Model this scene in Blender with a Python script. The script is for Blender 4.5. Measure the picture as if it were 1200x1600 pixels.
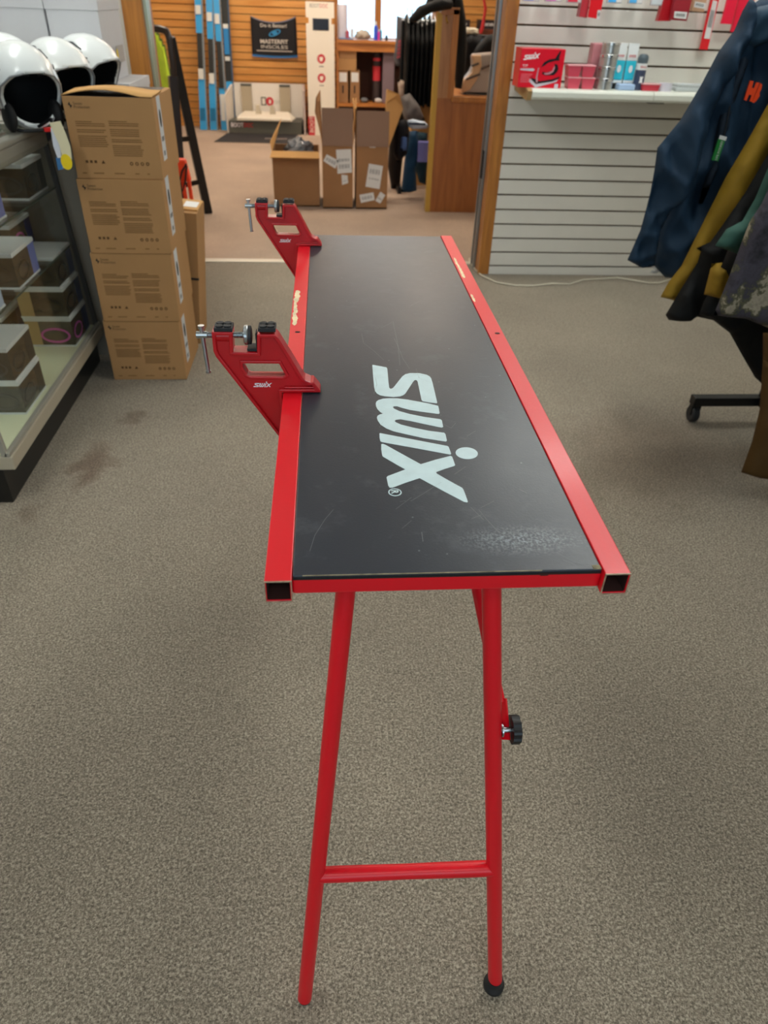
import bpy, bmesh, math, random
from mathutils import Vector, Matrix, noise
from mathutils.geometry import tessellate_polygon, delaunay_2d_cdt
random.seed(7)
for o in list(bpy.data.objects): bpy.data.objects.remove(o)
scene = bpy.context.scene
COL = scene.collection
PI = math.pi

# ------------------------------------------------------------------ camera
CAMPOS = Vector((0.0, 0.0, 1.30)); FPX = 1110.0
_Y = Vector((506-600, -(-6-800), -FPX)).normalized()
_v = 800 + ((542-600)*_Y.x + (-FPX)*_Y.z)/_Y.y
_Z = -Vector((542-600, -(_v-800), -FPX)).normalized()
_X = _Y.cross(_Z)
ROT = Matrix((_X, _Y, _Z))                       # camera axes -> world axes
cam_d = bpy.data.cameras.new('camera'); cam = bpy.data.objects.new('camera', cam_d); COL.objects.link(cam)
cam.matrix_world = Matrix.Translation(CAMPOS) @ ROT.to_4x4()
cam_d.sensor_fit = 'VERTICAL'; cam_d.sensor_height = 36.0; cam_d.lens = FPX/1600*36.0
cam_d.clip_start = 0.02; cam_d.clip_end = 60
cam_d.dof.use_dof = True; cam_d.dof.focus_distance = 0.95; cam_d.dof.aperture_fstop = 24.975/3.6
scene.camera = cam

# ------------------------------------------------------------------ world, exposure
w = bpy.data.worlds.new('world'); scene.world = w; w.use_nodes = True
w.node_tree.nodes['Background'].inputs[0].default_value = (0.66, 0.86, 1.0, 1)
w.node_tree.nodes['Background'].inputs[1].default_value = 2.3
vs = scene.view_settings
vs.view_transform = 'Standard'; vs.look = 'None'; vs.gamma = 1.0; vs.use_curve_mapping = False
vs.exposure = 0.30
LAMP_FRONT = 11.0; LAMP_BACK = 17.0
# fluorescent fixtures: (x, y, length_x, length_y, strength, warm)
FIXTURES = [(-1.35, 0.9, 0.35, 1.2, LAMP_FRONT, 0), (1.30, 1.9, 0.35, 1.2, LAMP_FRONT*1.25, 0), (-1.35, 3.2, 0.35, 1.2, LAMP_FRONT*1.25, 0),
            (0.1, -1.1, 1.2, 0.5, LAMP_FRONT*.40, 0), (1.5, 3.55, 1.2, 0.35, LAMP_FRONT*1.2, 0),
            (-1.2, 5.9, 1.2, 0.35, LAMP_BACK, 1), (1.3, 6.2, 1.2, 0.35, LAMP_BACK, 1), (-1.0, 8.3, 1.2, 0.35, LAMP_BACK, 1), (0.45, 8.2, 1.1, 0.35, LAMP_BACK, 1)]

# ------------------------------------------------------------------ pixel of the photograph -> point in the room
def ray(px, py): return ROT @ Vector((px-600, -(py-800), -FPX))
def Y(px, py, y):
    d = ray(px, py); return CAMPOS + d*((y-CAMPOS.y)/d.y)
def Z(px, py, z):
    d = ray(px, py); return CAMPOS + d*((z-CAMPOS.z)/d.z)
def X(px, py, x):
    d = ray(px, py); return CAMPOS + d*((x-CAMPOS.x)/d.x)

# ------------------------------------------------------------------ materials
def lin(h):
    h = h.lstrip('#'); v = [int(h[i:i+2], 16)/255 for i in (0, 2, 4)]
    return tuple((c/12.92 if c <= .04045 else ((c+.055)/1.055)**2.4) for c in v) + (1,)
_M = {}
def mat(name, hexc, rough=0.6, metal=0.0, spec=0.5, bump=0.0, bscale=60, var=0.0, vscale=8, emit=0, trans=0, coat=0, sheen=0):
    if name in _M: return _M[name]
    m = bpy.data.materials.new(name); m.use_nodes = True; nt = m.node_tree; b = nt.nodes['Principled BSDF']
    c = lin(hexc); b.inputs['Base Color'].default_value = c
    b.inputs['Roughness'].default_value = rough; b.inputs['Metallic'].default_value = metal
    b.inputs['Specular IOR Level'].default_value = spec
    if coat: b.inputs['Coat Weight'].default_value = coat; b.inputs['Coat Roughness'].default_value = 0.12
    if sheen: b.inputs['Sheen Weight'].default_value = sheen
    tc = nt.nodes.new('ShaderNodeTexCoord')
    if var:
        n = nt.nodes.new('ShaderNodeTexNoise'); n.inputs['Scale'].default_value = vscale; n.inputs['Detail'].default_value = 4
        nt.links.new(tc.outputs['Object'], n.inputs['Vector'])
        r = nt.nodes.new('ShaderNodeValToRGB')
        r.color_ramp.elements[0].position = .3; r.color_ramp.elements[1].position = .7
        r.color_ramp.elements[0].color = tuple(x*(1-var) for x in c[:3])+(1,)
        r.color_ramp.elements[1].color = tuple(min(1, x*(1+var)) for x in c[:3])+(1,)
        nt.links.new(n.outputs['Fac'], r.inputs['Fac']); nt.links.new(r.outputs['Color'], b.inputs['Base Color'])
    if bump:
        n2 = nt.nodes.new('ShaderNodeTexNoise'); n2.inputs['Scale'].default_value = bscale; n2.inputs['Detail'].default_value = 3
        nt.links.new(tc.outputs['Object'], n2.inputs['Vector'])
        bp = nt.nodes.new('ShaderNodeBump'); bp.inputs['Strength'].default_value = bump; bp.inputs['Distance'].default_value = 0.004
        nt.links.new(n2.outputs['Fac'], bp.inputs['Height']); nt.links.new(bp.outputs['Normal'], b.inputs['Normal'])
    if emit:
        b.inputs['Emission Color'].default_value = c; b.inputs['Emission Strength'].default_value = emit
    if trans: b.inputs['Transmission Weight'].default_value = trans
    _M[name] = m; return m

def wood(name, c1, c2, axis='x', rough=.45, scale=1.0, coat=0.2):
    m = bpy.data.materials.new(name); m.use_nodes = True; nt = m.node_tree; b = nt.nodes['Principled BSDF']
    tc = nt.nodes.new('ShaderNodeTexCoord'); mp = nt.nodes.new('ShaderNodeMapping')
    s = {'x': (1.2, 14, 14), 'y': (14, 1.2, 14), 'z': (14, 14, 1.2)}[axis]
    mp.inputs['Scale'].default_value = tuple(k*scale for k in s)
    nt.links.new(tc.outputs['Object'], mp.inputs['Vector'])
    n = nt.nodes.new('ShaderNodeTexNoise'); n.inputs['Scale'].default_value = 2.2; n.inputs['Detail'].default_value = 8; n.inputs['Distortion'].default_value = 1.2
    nt.links.new(mp.outputs['Vector'], n.inputs['Vector'])
    r = nt.nodes.new('ShaderNodeValToRGB'); r.color_ramp.elements[0].position = .32; r.color_ramp.elements[1].position = .68
    r.color_ramp.elements[0].color = lin(c1); r.color_ramp.elements[1].color = lin(c2)
    nt.links.new(n.outputs['Fac'], r.inputs['Fac']); nt.links.new(r.outputs['Color'], b.inputs['Base Color'])
    b.inputs['Roughness'].default_value = rough; b.inputs['Coat Weight'].default_value = coat; b.inputs['Coat Roughness'].default_value = .3
    return m

def carpet(name, dark, mid, light, stains_patches):
    m = bpy.data.materials.new(name); m.use_nodes = True; nt = m.node_tree; b = nt.nodes['Principled BSDF']; L = nt.links.new
    tc = nt.nodes.new('ShaderNodeTexCoord')
    n0 = nt.nodes.new('ShaderNodeTexNoise'); n0.inputs['Scale'].default_value = 200; n0.inputs['Detail'].default_value = 3; n0.inputs['Roughness'].default_value = .7
    L(tc.outputs['Object'], n0.inputs['Vector'])
    vo = nt.nodes.new('ShaderNodeTexVoronoi'); vo.inputs['Scale'].default_value = 420; vo.inputs['Randomness'].default_value = 1; L(tc.outputs['Object'], vo.inputs['Vector'])
    sp = nt.nodes.new('ShaderNodeSeparateColor'); L(vo.outputs['Color'], sp.inputs[0])
    n = nt.nodes.new('ShaderNodeMath'); n.operation = 'MULTIPLY_ADD'; n.inputs[1].default_value = .20; L(sp.outputs[0], n.inputs[0])
    ns = nt.nodes.new('ShaderNodeMath'); ns.operation = 'SUBTRACT'; ns.inputs[1].default_value = .10; L(n0.outputs['Fac'], ns.inputs[0]); L(ns.outputs[0], n.inputs[2])
    r = nt.nodes.new('ShaderNodeValToRGB'); e = r.color_ramp.elements
    e[0].position = .31; e[0].color = lin(dark); e[1].position = .69; e[1].color = lin(light)
    k = e.new(.5); k.color = lin(mid)
    L(n.outputs[0], r.inputs['Fac'])
    # traffic wear, large soft patches
    n2 = nt.nodes.new('ShaderNodeTexNoise'); n2.inputs['Scale'].default_value = 1.7; n2.inputs['Detail'].default_value = 5
    L(tc.outputs['Object'], n2.inputs['Vector'])
    r2 = nt.nodes.new('ShaderNodeValToRGB'); r2.color_ramp.elements[0].position = .35; r2.color_ramp.elements[1].position = .68
    r2.color_ramp.elements[0].color = (.86, .85, .84, 1); r2.color_ramp.elements[1].color = (1.06, 1.05, 1.03, 1)
    L(n2.outputs['Fac'], r2.inputs['Fac'])
    mx = nt.nodes.new('ShaderNodeMix'); mx.data_type = 'RGBA'; mx.blend_type = 'MULTIPLY'; mx.inputs[0].default_value = 1
    L(r.outputs['Color'], mx.inputs[6]); L(r2.outputs['Color'], mx.inputs[7])
    last = mx.outputs[2]
    for (cx, cy, rx, ry, ang, colr, amt) in stains_patches:
        mp = nt.nodes.new('ShaderNodeMapping'); mp.vector_type = 'TEXTURE'
        mp.inputs['Location'].default_value = (cx, cy, 0); mp.inputs['Rotation'].default_value = (0, 0, ang); mp.inputs['Scale'].default_value = (rx, ry, 1)
        nz = nt.nodes.new('ShaderNodeTexNoise'); nz.inputs['Scale'].default_value = 9; nz.inputs['Detail'].default_value = 5
        L(tc.outputs['Object'], nz.inputs['Vector'])
        va = nt.nodes.new('ShaderNodeVectorMath'); va.operation = 'MULTIPLY_ADD'
        sb = nt.nodes.new('ShaderNodeVectorMath'); sb.operation = 'SUBTRACT'; sb.inputs[1].default_value = (.5, .5, .5)
        L(nz.outputs['Color'], sb.inputs[0]); L(sb.outputs[0], va.inputs[0]); va.inputs[1].default_value = (.22, .22, 0)
        L(tc.outputs['Object'], va.inputs[2]); L(va.outputs[0], mp.inputs['Vector'])
        ln = nt.nodes.new('ShaderNodeVectorMath'); ln.operation = 'LENGTH'; L(mp.outputs[0], ln.inputs[0])
        mr = nt.nodes.new('ShaderNodeMapRange'); mr.inputs['From Min'].default_value = 1.1; mr.inputs['From Max'].default_value = .35
        mr.inputs['To Max'].default_value = amt
        L(ln.outputs['Value'], mr.inputs['Value'])
        ms = nt.nodes.new('ShaderNodeMix'); ms.data_type = 'RGBA'; ms.blend_type = 'MULTIPLY'
        L(mr.outputs[0], ms.inputs[0]); L(last, ms.inputs[6]); ms.inputs[7].default_value = lin(colr)
        last = ms.outputs[2]
    L(last, b.inputs['Base Color'])
    b.inputs['Roughness'].default_value = 1; b.inputs['Specular IOR Level'].default_value = .1; b.inputs['Sheen Weight'].default_value = .15
    bp = nt.nodes.new('ShaderNodeBump'); bp.inputs['Strength'].default_value = .35; bp.inputs['Distance'].default_value = .003
    L(n.outputs[0], bp.inputs['Height']); L(bp.outputs['Normal'], b.inputs['Normal'])
    return m

def pane_glass(name, tint='#e6efec', strength=.9):
    m = bpy.data.materials.new(name); m.use_nodes = True; nt = m.node_tree
    for n in list(nt.nodes): nt.nodes.remove(n)
    out = nt.nodes.new('ShaderNodeOutputMaterial'); t = nt.nodes.new('ShaderNodeBsdfTransparent'); t.inputs[0].default_value = lin(tint)
    g = nt.nodes.new('ShaderNodeBsdfGlossy'); g.inputs['Roughness'].default_value = .03
    f = nt.nodes.new('ShaderNodeLayerWeight'); f.inputs[0].default_value = .5
    pw = nt.nodes.new('ShaderNodeMath'); pw.operation = 'POWER'; pw.inputs[1].default_value = 4; nt.links.new(f.outputs['Facing'], pw.inputs[0])
    ma = nt.nodes.new('ShaderNodeMath'); ma.operation = 'MULTIPLY_ADD'; ma.inputs[1].default_value = .6; ma.inputs[2].default_value = .03; nt.links.new(pw.outputs[0], ma.inputs[0])
    mx = nt.nodes.new('ShaderNodeMixShader')
    nt.links.new(ma.outputs[0], mx.inputs[0]); nt.links.new(t.outputs[0], mx.inputs[1]); nt.links.new(g.outputs[0], mx.inputs[2])
    nt.links.new(mx.outputs[0], out.inputs[0]); return m

RED = mat('red_powder_coat', '#e20d20', .36, spec=.4, coat=.12, bump=.03, bscale=220)
RED_TUBE = RED
RED_CAST = mat('red_cast', '#c00816', .36, spec=.5, bump=.06, bscale=500, coat=.2)
BLACKRUB = mat('black_rubber', '#1b1c1f', .6)
BLACK = mat('black_plastic', '#121316', .45)
BLACKM = mat('black_metal', '#0c0c0d', .4, metal=.2)
STEEL = mat('zinc_steel', '#b9bfc2', .28, metal=1.0)
ALU = mat('aluminium', '#b8b6aa', .35, metal=.55)
ALUGREY = mat('aluminium_dull', '#a9a69a', .42, metal=.25)
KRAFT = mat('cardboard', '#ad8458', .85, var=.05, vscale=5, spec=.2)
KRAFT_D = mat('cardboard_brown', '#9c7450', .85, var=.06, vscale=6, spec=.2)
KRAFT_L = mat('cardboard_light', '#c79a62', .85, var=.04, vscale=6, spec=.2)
INK = mat('brown_print', '#7d5a33', .9)
INKB = mat('black_print', '#1d1a17', .8)
PAPER = mat('white_paper', '#dcdcda', .6)
WHITE = mat('white_plastic', '#e4e8e8', .25, coat=.4)
WHITEB = mat('white_carton', '#cfcfd2', .6, var=.02)
GLASS = pane_glass('showcase_glass', '#fbfdfc'); WINGLASS = pane_glass('window_glass', '#f4fbff')
DARKWOOD = mat('dark_brown_metal', '#1c0f0d', .35, coat=.3)

# ------------------------------------------------------------------ mesh building
class MB:
    def __init__(s): s.v = []; s.f = []; s.smooth = []
    def add(s, vs, fs, smooth=False):
        o = len(s.v); s.v += [Vector(v) for v in vs]
        for f in fs: s.f.append([i+o for i in f]); s.smooth.append(smooth)
        return s
    def box(s, a, b, M=None):
        (x0, y0, z0), (x1, y1, z1) = a, b
        v = [Vector(p) for p in ((x0,y0,z0),(x1,y0,z0),(x1,y1,z0),(x0,y1,z0),(x0,y0,z1),(x1,y0,z1),(x1,y1,z1),(x0,y1,z1))]
        if M: v = [M @ p for p in v]
        return s.add(v, [(0,3,2,1),(4,5,6,7),(0,1,5,4),(1,2,6,5),(2,3,7,6),(3,0,4,7)])
    def hexa(s, pts):   # bottom four then top four, counter-clockwise
        return s.add(pts, [(0,3,2,1),(4,5,6,7),(0,1,5,4),(1,2,6,5),(2,3,7,6),(3,0,4,7)])
    def bar(s, p, q, wd, ht, up=Vector((0,0,1))):
        p, q = Vector(p), Vector(q); d = (q-p).normalized(); sd = d.cross(up).normalized(); u = sd.cross(d)
        c = [sd*i*wd/2+u*j*ht/2 for i, j in ((-1,-1),(1,-1),(1,1),(-1,1))]
        return s.add([p+k for k in c]+[q+k for k in c], [(0,3,2,1),(4,5,6,7),(0,1,5,4),(1,2,6,5),(2,3,7,6),(3,0,4,7)])
    def tube(s, pts, r, n=16, cap=True, close=False):
        pts = [Vector(p) for p in pts]; rs = r if isinstance(r, (list, tuple)) else [r]*len(pts)
        rings = []; prev = None
        for i, p in enumerate(pts):
            if i == 0: d = pts[1]-p
            elif i == len(pts)-1: d = p-pts[i-1]
            else: d = (pts[i+1]-p).normalized()+(p-pts[i-1]).normalized()
            d.normalize()
            a = prev if prev else (Vector((0,0,1)) if abs(d.z) < .9 else Vector((1,0,0)))
            a = (a-d*a.dot(d)).normalized(); prev = a; b = d.cross(a)
            rings.append([p+(a*math.cos(2*PI*k/n)+b*math.sin(2*PI*k/n))*rs[i] for k in range(n)])
        vs = [v for rg in rings for v in rg]; fs = []
        for i in range(len(pts)-1):
            for k in range(n): fs.append((i*n+k, i*n+(k+1)%n, (i+1)*n+(k+1)%n, (i+1)*n+k))
        s.add(vs, fs, True)
        if cap:
            s.add(rings[0], [tuple(range(n-1, -1, -1))]); s.add(rings[-1], [tuple(range(n))])
        return s
    def lathe(s, prof, c=(0,0,0), axis=(0,0,1), n=24, smooth=True):
        c = Vector(c); ax = Vector(axis).normalized(); a = ax.orthogonal().normalized(); b = ax.cross(a); vs = []; fs = []
        rg = lambda r, h: [c+ax*h+(a*math.cos(2*PI*k/n)+b*math.sin(2*PI*k/n))*r for k in range(n)]
        for p0, p1 in zip(prof, prof[1:]):
            s.add(rg(*p0)+rg(*p1), [(k, (k+1) % n, n+(k+1) % n, n+k) for k in range(n)], smooth)
        if prof[0][0] > 1e-5: s.add(rg(*prof[0]), [tuple(range(n-1,-1,-1))])
        if prof[-1][0] > 1e-5: s.add(rg(*prof[-1]), [tuple(range(n))])
        return s
    def ell(s, c, r, n=20, m=12):
        c = Vector(c); vs = [c+Vector((0,0,-r[2]))]; fs = []
        for i in range(1, m):
            t = PI*i/m
            for k in range(n): vs.append(c+Vector((r[0]*math.sin(t)*math.cos(2*PI*k/n), r[1]*math.sin(t)*math.sin(2*PI*k/n), -r[2]*math.cos(t))))
        vs.append(c+Vector((0,0,r[2])))
        for k in range(n): fs.append((0, 1+(k+1)%n, 1+k))
        for i in range(m-2):
            for k in range(n): fs.append((1+i*n+k, 1+i*n+(k+1)%n, 1+(i+1)*n+(k+1)%n, 1+(i+1)*n+k))
        e = len(vs)-1; o = 1+(m-2)*n
        for k in range(n): fs.append((o+k, o+(k+1)%n, e))
        return s.add(vs, fs, True)
    def prism(s, poly, o, ux, uy, depth, holes=()):
        """poly of (u,v); o origin; ux,uy axes; extruded by the vector depth"""
        o, ux, uy, dp = Vector(o), Vector(ux), Vector(uy), Vector(depth)
        loops = [list(poly)]+[list(h) for h in holes]
        flat = [p for l in loops for p in l]
        tris = tessellate_polygon([[Vector((p[0], p[1], 0)) for p in l] for l in loops])
        A = [o+ux*p[0]+uy*p[1] for p in flat]; Bv = [p+dp for p in A]; n = len(flat)
        fs = [tuple(t) for t in tris]+[tuple(i+n for i in reversed(t)) for t in tris]
        st = 0
        for l in loops:
            m = len(l)
            for k in range(m): a, b = st+k, st+(k+1) % m; fs.append((a, b, b+n, a+n))
            st += m
        return s.add(A+Bv, fs)
    def ring(s, outer, inner, o, ux, uy, depth):
        o, ux, uy, dp = Vector(o), Vector(ux), Vector(uy), Vector(depth); n = len(outer)
        W = lambda P: [o+ux*p[0]+uy*p[1] for p in P]
        a, b = W(outer), W(inner); vs = a+b+[p+dp for p in a]+[p+dp for p in b]; fs = []
        for k in range(n):
            j = (k+1) % n
            fs += [(k, j, n+j, n+k), (2*n+k, 3*n+k, 3*n+j, 2*n+j), (k, 2*n+k, 2*n+j, j), (n+k, n+j, 3*n+j, 3*n+k)]
        return s.add(vs, fs)

def inside(p, poly):
    c = False; n = len(poly); j = n-1
    for i in range(n):
        if (poly[i][1] > p[1]) != (poly[j][1] > p[1]) and p[0] < (poly[j][0]-poly[i][0])*(p[1]-poly[i][1])/(poly[j][1]-poly[i][1])+poly[i][0]: c = not c
        j = i
    return c
ORI = {}
def origin(o):
    while o.parent: o = o.parent
    return ORI.get(o.name, Vector((0,0,0)))
def part(name, mb, m, parent=None, world=True, bevel=0, seg=2, fixn=True):
    me = bpy.data.meshes.new(name)
    off = origin(parent) if (parent and world) else Vector((0,0,0))
    me.from_pydata([tuple(v-off) for v in mb.v], [], mb.f); me.materials.append(m)
    if fixn:
        bm = bmesh.new(); bm.from_mesh(me)
        sm = [f for f in mb.smooth]
        bm.faces.ensure_lookup_table()
        for f, s_ in zip(bm.faces, sm): f.smooth = s_
        bmesh.ops.remove_doubles(bm, verts=bm.verts, dist=1e-6) if any(sm) is False else None
        bmesh.ops.recalc_face_normals(bm, faces=bm.faces); bm.to_mesh(me); bm.free()
    me.update()
    o = bpy.data.objects.new(name, me); COL.objects.link(o)
    if parent: o.parent = parent
    if bevel:
        b = o.modifiers.new('bevel', 'BEVEL'); b.width = bevel; b.segments = seg; b.limit_method = 'ANGLE'; b.angle_limit = math.radians(40)
    return o
def tag(o, label, cat, group=None, kind=None):
    o['label'] = label; o['category'] = cat
    if group: o['group'] = group
    if kind: o['kind'] = kind
    return o
def thing(name, loc, label, cat, group=None, rz=0):
    o = bpy.data.objects.new(name, None); COL.objects.link(o); o.location = loc; o.rotation_euler = (0, 0, rz)
    o.empty_display_size = .05; ORI[o.name] = Vector(loc); return tag(o, label, cat, group)
def single(name, mb, m, label, cat, group=None, **k):
    """a thing that is one mesh: origin moved to its base"""
    xs = [v.x for v in mb.v]; ys = [v.y for v in mb.v]; zs = [v.z for v in mb.v]
    c = Vector(((min(xs)+max(xs))/2, (min(ys)+max(ys))/2, min(zs)))
    mb.v = [v-c for v in mb.v]; o = part(name, mb, m, None, **k); o.location = c; ORI[o.name] = c
    return tag(o, label, cat, group)
def struct(name, mb, m, **k):
    o = part(name, mb, m, None, **k); o['kind'] = 'structure'; return o
def dup(root, loc=None, label=None, rz=None):
    r = root.copy(); COL.objects.link(r)
    if loc is not None: r.location = loc
    if rz is not None: r.rotation_euler = (0, 0, rz)
    if label: r['label'] = label
    ORI[r.name] = r.location.copy()
    for ch in list(root.children):
        c = ch.copy(); COL.objects.link(c); c.parent = r
        for g in list(ch.children):
            d = g.copy(); COL.objects.link(d); d.parent = c
    return r
def text_part(name, body, o, ux, uy, m, parent, width=None, height=None, thick=.0004, world=True, bold=0.0, align='LEFT', shear=0):
    cu = bpy.data.curves.new('txt', 'FONT'); cu.body = body; cu.size = 1; cu.offset = bold; cu.align_x = 'LEFT'; cu.shear = shear
    cu.resolution_u = 3; cu.space_line = .85
    t = bpy.data.objects.new('txt', cu); COL.objects.link(t); bpy.context.view_layer.update()
    dg = bpy.context.evaluated_depsgraph_get(); me = bpy.data.meshes.new_from_object(t.evaluated_get(dg))
    xs = [v.co.x for v in me.vertices]; ys = [v.co.y for v in me.vertices]
    x0, x1, y0, y1 = min(xs), max(xs), min(ys), max(ys)
    sx = width/(x1-x0) if width else height/(y1-y0); sy = height/(y1-y0) if height else sx
    o, ux, uy = Vector(o), Vector(ux).normalized(), Vector(uy).normalized()
    nn = ux.cross(uy)*thick
    dx = -(x0+x1)/2 if align == 'CENTER' else -x0; dy = -(y0+y1)/2 if align == 'CENTER' else -y0
    mb = MB(); mb.add([o+ux*(v.co.x+dx)*sx+uy*(v.co.y+dy)*sy+nn for v in me.vertices], [tuple(p.vertices) for p in me.polygons])
    bpy.data.objects.remove(t); bpy.data.curves.remove(cu); bpy.data.meshes.remove(me)
    return part(name, mb, m, parent, world=world, fixn=False)
def rectp(mb, o, ux, uy, w_, h_, t=.0004):
    o, ux, uy = Vector(o), Vector(ux).normalized(), Vector(uy).normalized(); n = ux.cross(uy)*t
    return mb.add([o+n, o+ux*w_+n, o+ux*w_+uy*h_+n, o+uy*h_+n], [(0,1,2,3)])
def circ(c, rx, ry=None, n=24): ry = ry or rx; return [(c[0]+rx*math.cos(2*PI*k/n), c[1]+ry*math.sin(2*PI*k/n)) for k in range(n)]
def offset(poly, d):
    n = len(poly); area = sum(poly[i][0]*poly[(i+1)%n][1]-poly[(i+1)%n][0]*poly[i][1] for i in range(n)); sg = 1 if area > 0 else -1; out = []
    for i in range(n):
        p0, p1, p2 = Vector(poly[i-1]), Vector(poly[i]), Vector(poly[(i+1)%n])
        a = (p1-p0).normalized(); b = (p2-p1).normalized(); na = Vector((-a.y, a.x))*sg; nb = Vector((-b.y, b.x))*sg
        m = (na+nb).normalized(); k = d/max(.35, m.dot(na)); out.append((p1.x+m.x*k, p1.y+m.y*k))
    return out
def boolean(a, b, op='DIFFERENCE'):
    """meshes built by MB; returns a mesh"""
    def mk(mb):
        me = bpy.data.meshes.new('t'); me.from_pydata([tuple(v) for v in mb.v], [], mb.f)
        bm = bmesh.new(); bm.from_mesh(me); bmesh.ops.remove_doubles(bm, verts=bm.verts, dist=1e-6); bmesh.ops.recalc_face_normals(bm, faces=bm.faces); bm.to_mesh(me); bm.free()
        o = bpy.data.objects.new('t', me); COL.objects.link(o); return o
    oa, ob = mk(a), mk(b); md = oa.modifiers.new('b', 'BOOLEAN'); md.object = ob; md.operation = op; md.solver = 'EXACT'
    bpy.context.view_layer.update(); dg = bpy.context.evaluated_depsgraph_get(); me = bpy.data.meshes.new_from_object(oa.evaluated_get(dg))
    out = MB(); out.add([v.co.copy() for v in me.vertices], [tuple(p.vertices) for p in me.polygons], True)
    for o in (oa, ob): d = o.data; bpy.data.objects.remove(o); bpy.data.meshes.remove(d)
    bpy.data.meshes.remove(me); return out

# ================================================================== THE SETTING
stains_patches = [(-0.80, 2.10, .06, .17, -.12, '#b09488', .6), (-0.74, 2.42, .04, .04, 0, '#b49c90', .5), (-.90, 1.82, .04, .05, 0, '#b49c90', .4),
          (1.15, 2.15, .42, .33, .3, '#b7a79c', .55), (.95, 1.9, .30, .22, 0, '#b8aa9c', .3)]  # broad darker patches left of the jacket rack
CARPET_F = carpet('carpet_front', '#5f584c', '#8a8072', '#b8ad9b', stains_patches)
CARPET_B = carpet('carpet_back', '#93806f', '#b19b89', '#cfb8a4', [])
struct('floor', MB().box((-3.2, -2.6, -.05), (3.4, 4.39, 0)), CARPET_F)
struct('floor', MB().box((-3.2, 4.39, -.05), (3.4, 9.8, 0)), CARPET_B)
struct('trim_1', MB().box((-.86, 4.345, 0), (.90, 4.405, .006)), mat('threshold_metal', '#d9d3c4', .35, metal=.3), bevel=.002)
PLASTER = mat('plaster', '#cfc9bd', .9, bump=.1)
struct('ceiling', MB().box((-3.2, -2.6, 2.7), (3.4, 9.8, 2.75)), mat('ceiling_tile', '#d8d6d0', .95, bump=.2))
struct('wall_left', MB().box((-3.25, -2.6, 0), (-3.2, 9.8, 2.7)), PLASTER)
struct('wall_right', MB().box((3.4, -2.6, 0), (3.45, 9.8, 2.7)), PLASTER)
struct('wall_rear', MB().box((-3.2, -2.65, 0), (-1.6, -2.6, 2.7)).box((1.8, -2.65, 0), (3.4, -2.6, 2.7)).box((-1.6, -2.65, 0), (1.8, -2.6, .7)).box((-1.6, -2.65, 2.3), (1.8, -2.6, 2.7)), PLASTER)
fill_win = struct('fill_window', MB().box((-1.6, -2.65, .7), (1.8, -2.58, .75)).box((-1.6, -2.65, 2.25), (1.8, -2.58, 2.3)).box((-1.6, -2.65, .75), (-1.55, -2.58, 2.25)).box((1.75, -2.65, .75), (1.8, -2.58, 2.25)).box((.07, -2.65, .75), (.13, -2.58, 2.25)), PLASTER)  # unseen window added behind the camera as fill for the bench legs
struct('wall_partition', MB().box((-3.2, 4.19, 0), (-.945, 4.39, 2.7)).box((.945, 4.20, 0), (3.4, 4.39, 2.7)).box((-.945, 4.19, 2.2), (.945, 4.39, 2.7)), PLASTER)
# white slatwall on the partition
SLW = mat('slatwall_white', '#dedbd2', .5, bump=.04, bscale=90, var=.02)
mb = MB(); zz = .049-.0778*0
mb.box((.942, 4.185, 0), (3.4, 4.20, 2.4))
zs = [0]+[.049+.0778*k for k in range(0, 30)]
for i in range(len(zs)-1):
    a = zs[i]+(.0045 if i else 0); b = zs[i+1]-.0045
    mb.box((.942, 4.168, a), (3.4, 4.186, b))
struct('wall_slatted_white', mb, SLW, bevel=.0015)
struct('trim_2', MB().box((.942, 4.183, .0), (3.4, 4.1835, 2.3)), mat('slat_groove', '#5f4a33', .9))
OAK = wood('oak_trim', '#9a5f22', '#b9792f', 'z'); OAKD = wood('oak_dark', '#7c4a1c', '#955c26', 'z')
struct('trim_3', MB().box((.881, 4.165, 0), (.943, 4.40, 2.2)), OAK, bevel=.003)
struct('trim_4', MB().box((-.948, 4.165, 0), (-.855, 4.40, 2.2)), OAK, bevel=.003)
struct('trim_5', MB().box((.866, 4.27, 0), (.881, 4.29, 2.2)).box((.866, 4.34, 0), (.881, 4.36, 2.2)), mat('rail_metal', '#9aa3a8', .3, metal=.8), bevel=.001)
struct('trim_6', MB().box((-.855, 4.20, 0), (-.838, 4.23, 2.2)).box((-.855, 4.245, 0), (-.838, 4.27, 2.2)), mat('rail_pale', '#b9c8b4', .3, metal=.5), bevel=.001)
single('door_latch', MB().box((.857, 4.262, .50), (.866, 4.298, .64)), BLACK, 'black flat latch on the metal strip of the right doorway jamb', 'latch', bevel=.002)

# wood slatwall at the far end, with window opening
WSL = wood('slat_wood', '#cc883c', '#e0a256', 'x', rough=.5, scale=.6)
mb = MB(); zs = [0]+[.469+.0715*k for k in range(-6, 32)]
for i in range(len(zs)-1):
    a = zs[i]+(.004 if i else 0); b = zs[i+1]-.004
    mb.box((-3.2, 9.68, a), (.115, 9.70, b))
    mb.box((1.25, 9.68, a), (3.4, 9.70, b))
    if b < .93 or a > 2.1: mb.box((.115, 9.68, a), (1.25, 9.70, b))
struct('wall_far', mb, WSL)
struct('wall_far_backing', MB().box((-3.2, 9.70, 0), (.115, 9.76, 2.7)).box((1.25, 9.70, 0), (3.4, 9.76, 2.7)).box((.115, 9.70, 0), (1.25, 9.76, .93)).box((.115, 9.70, 2.1), (1.25, 9.76, 2.7)), mat('groove_brown', '#5a3212', .9))
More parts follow.
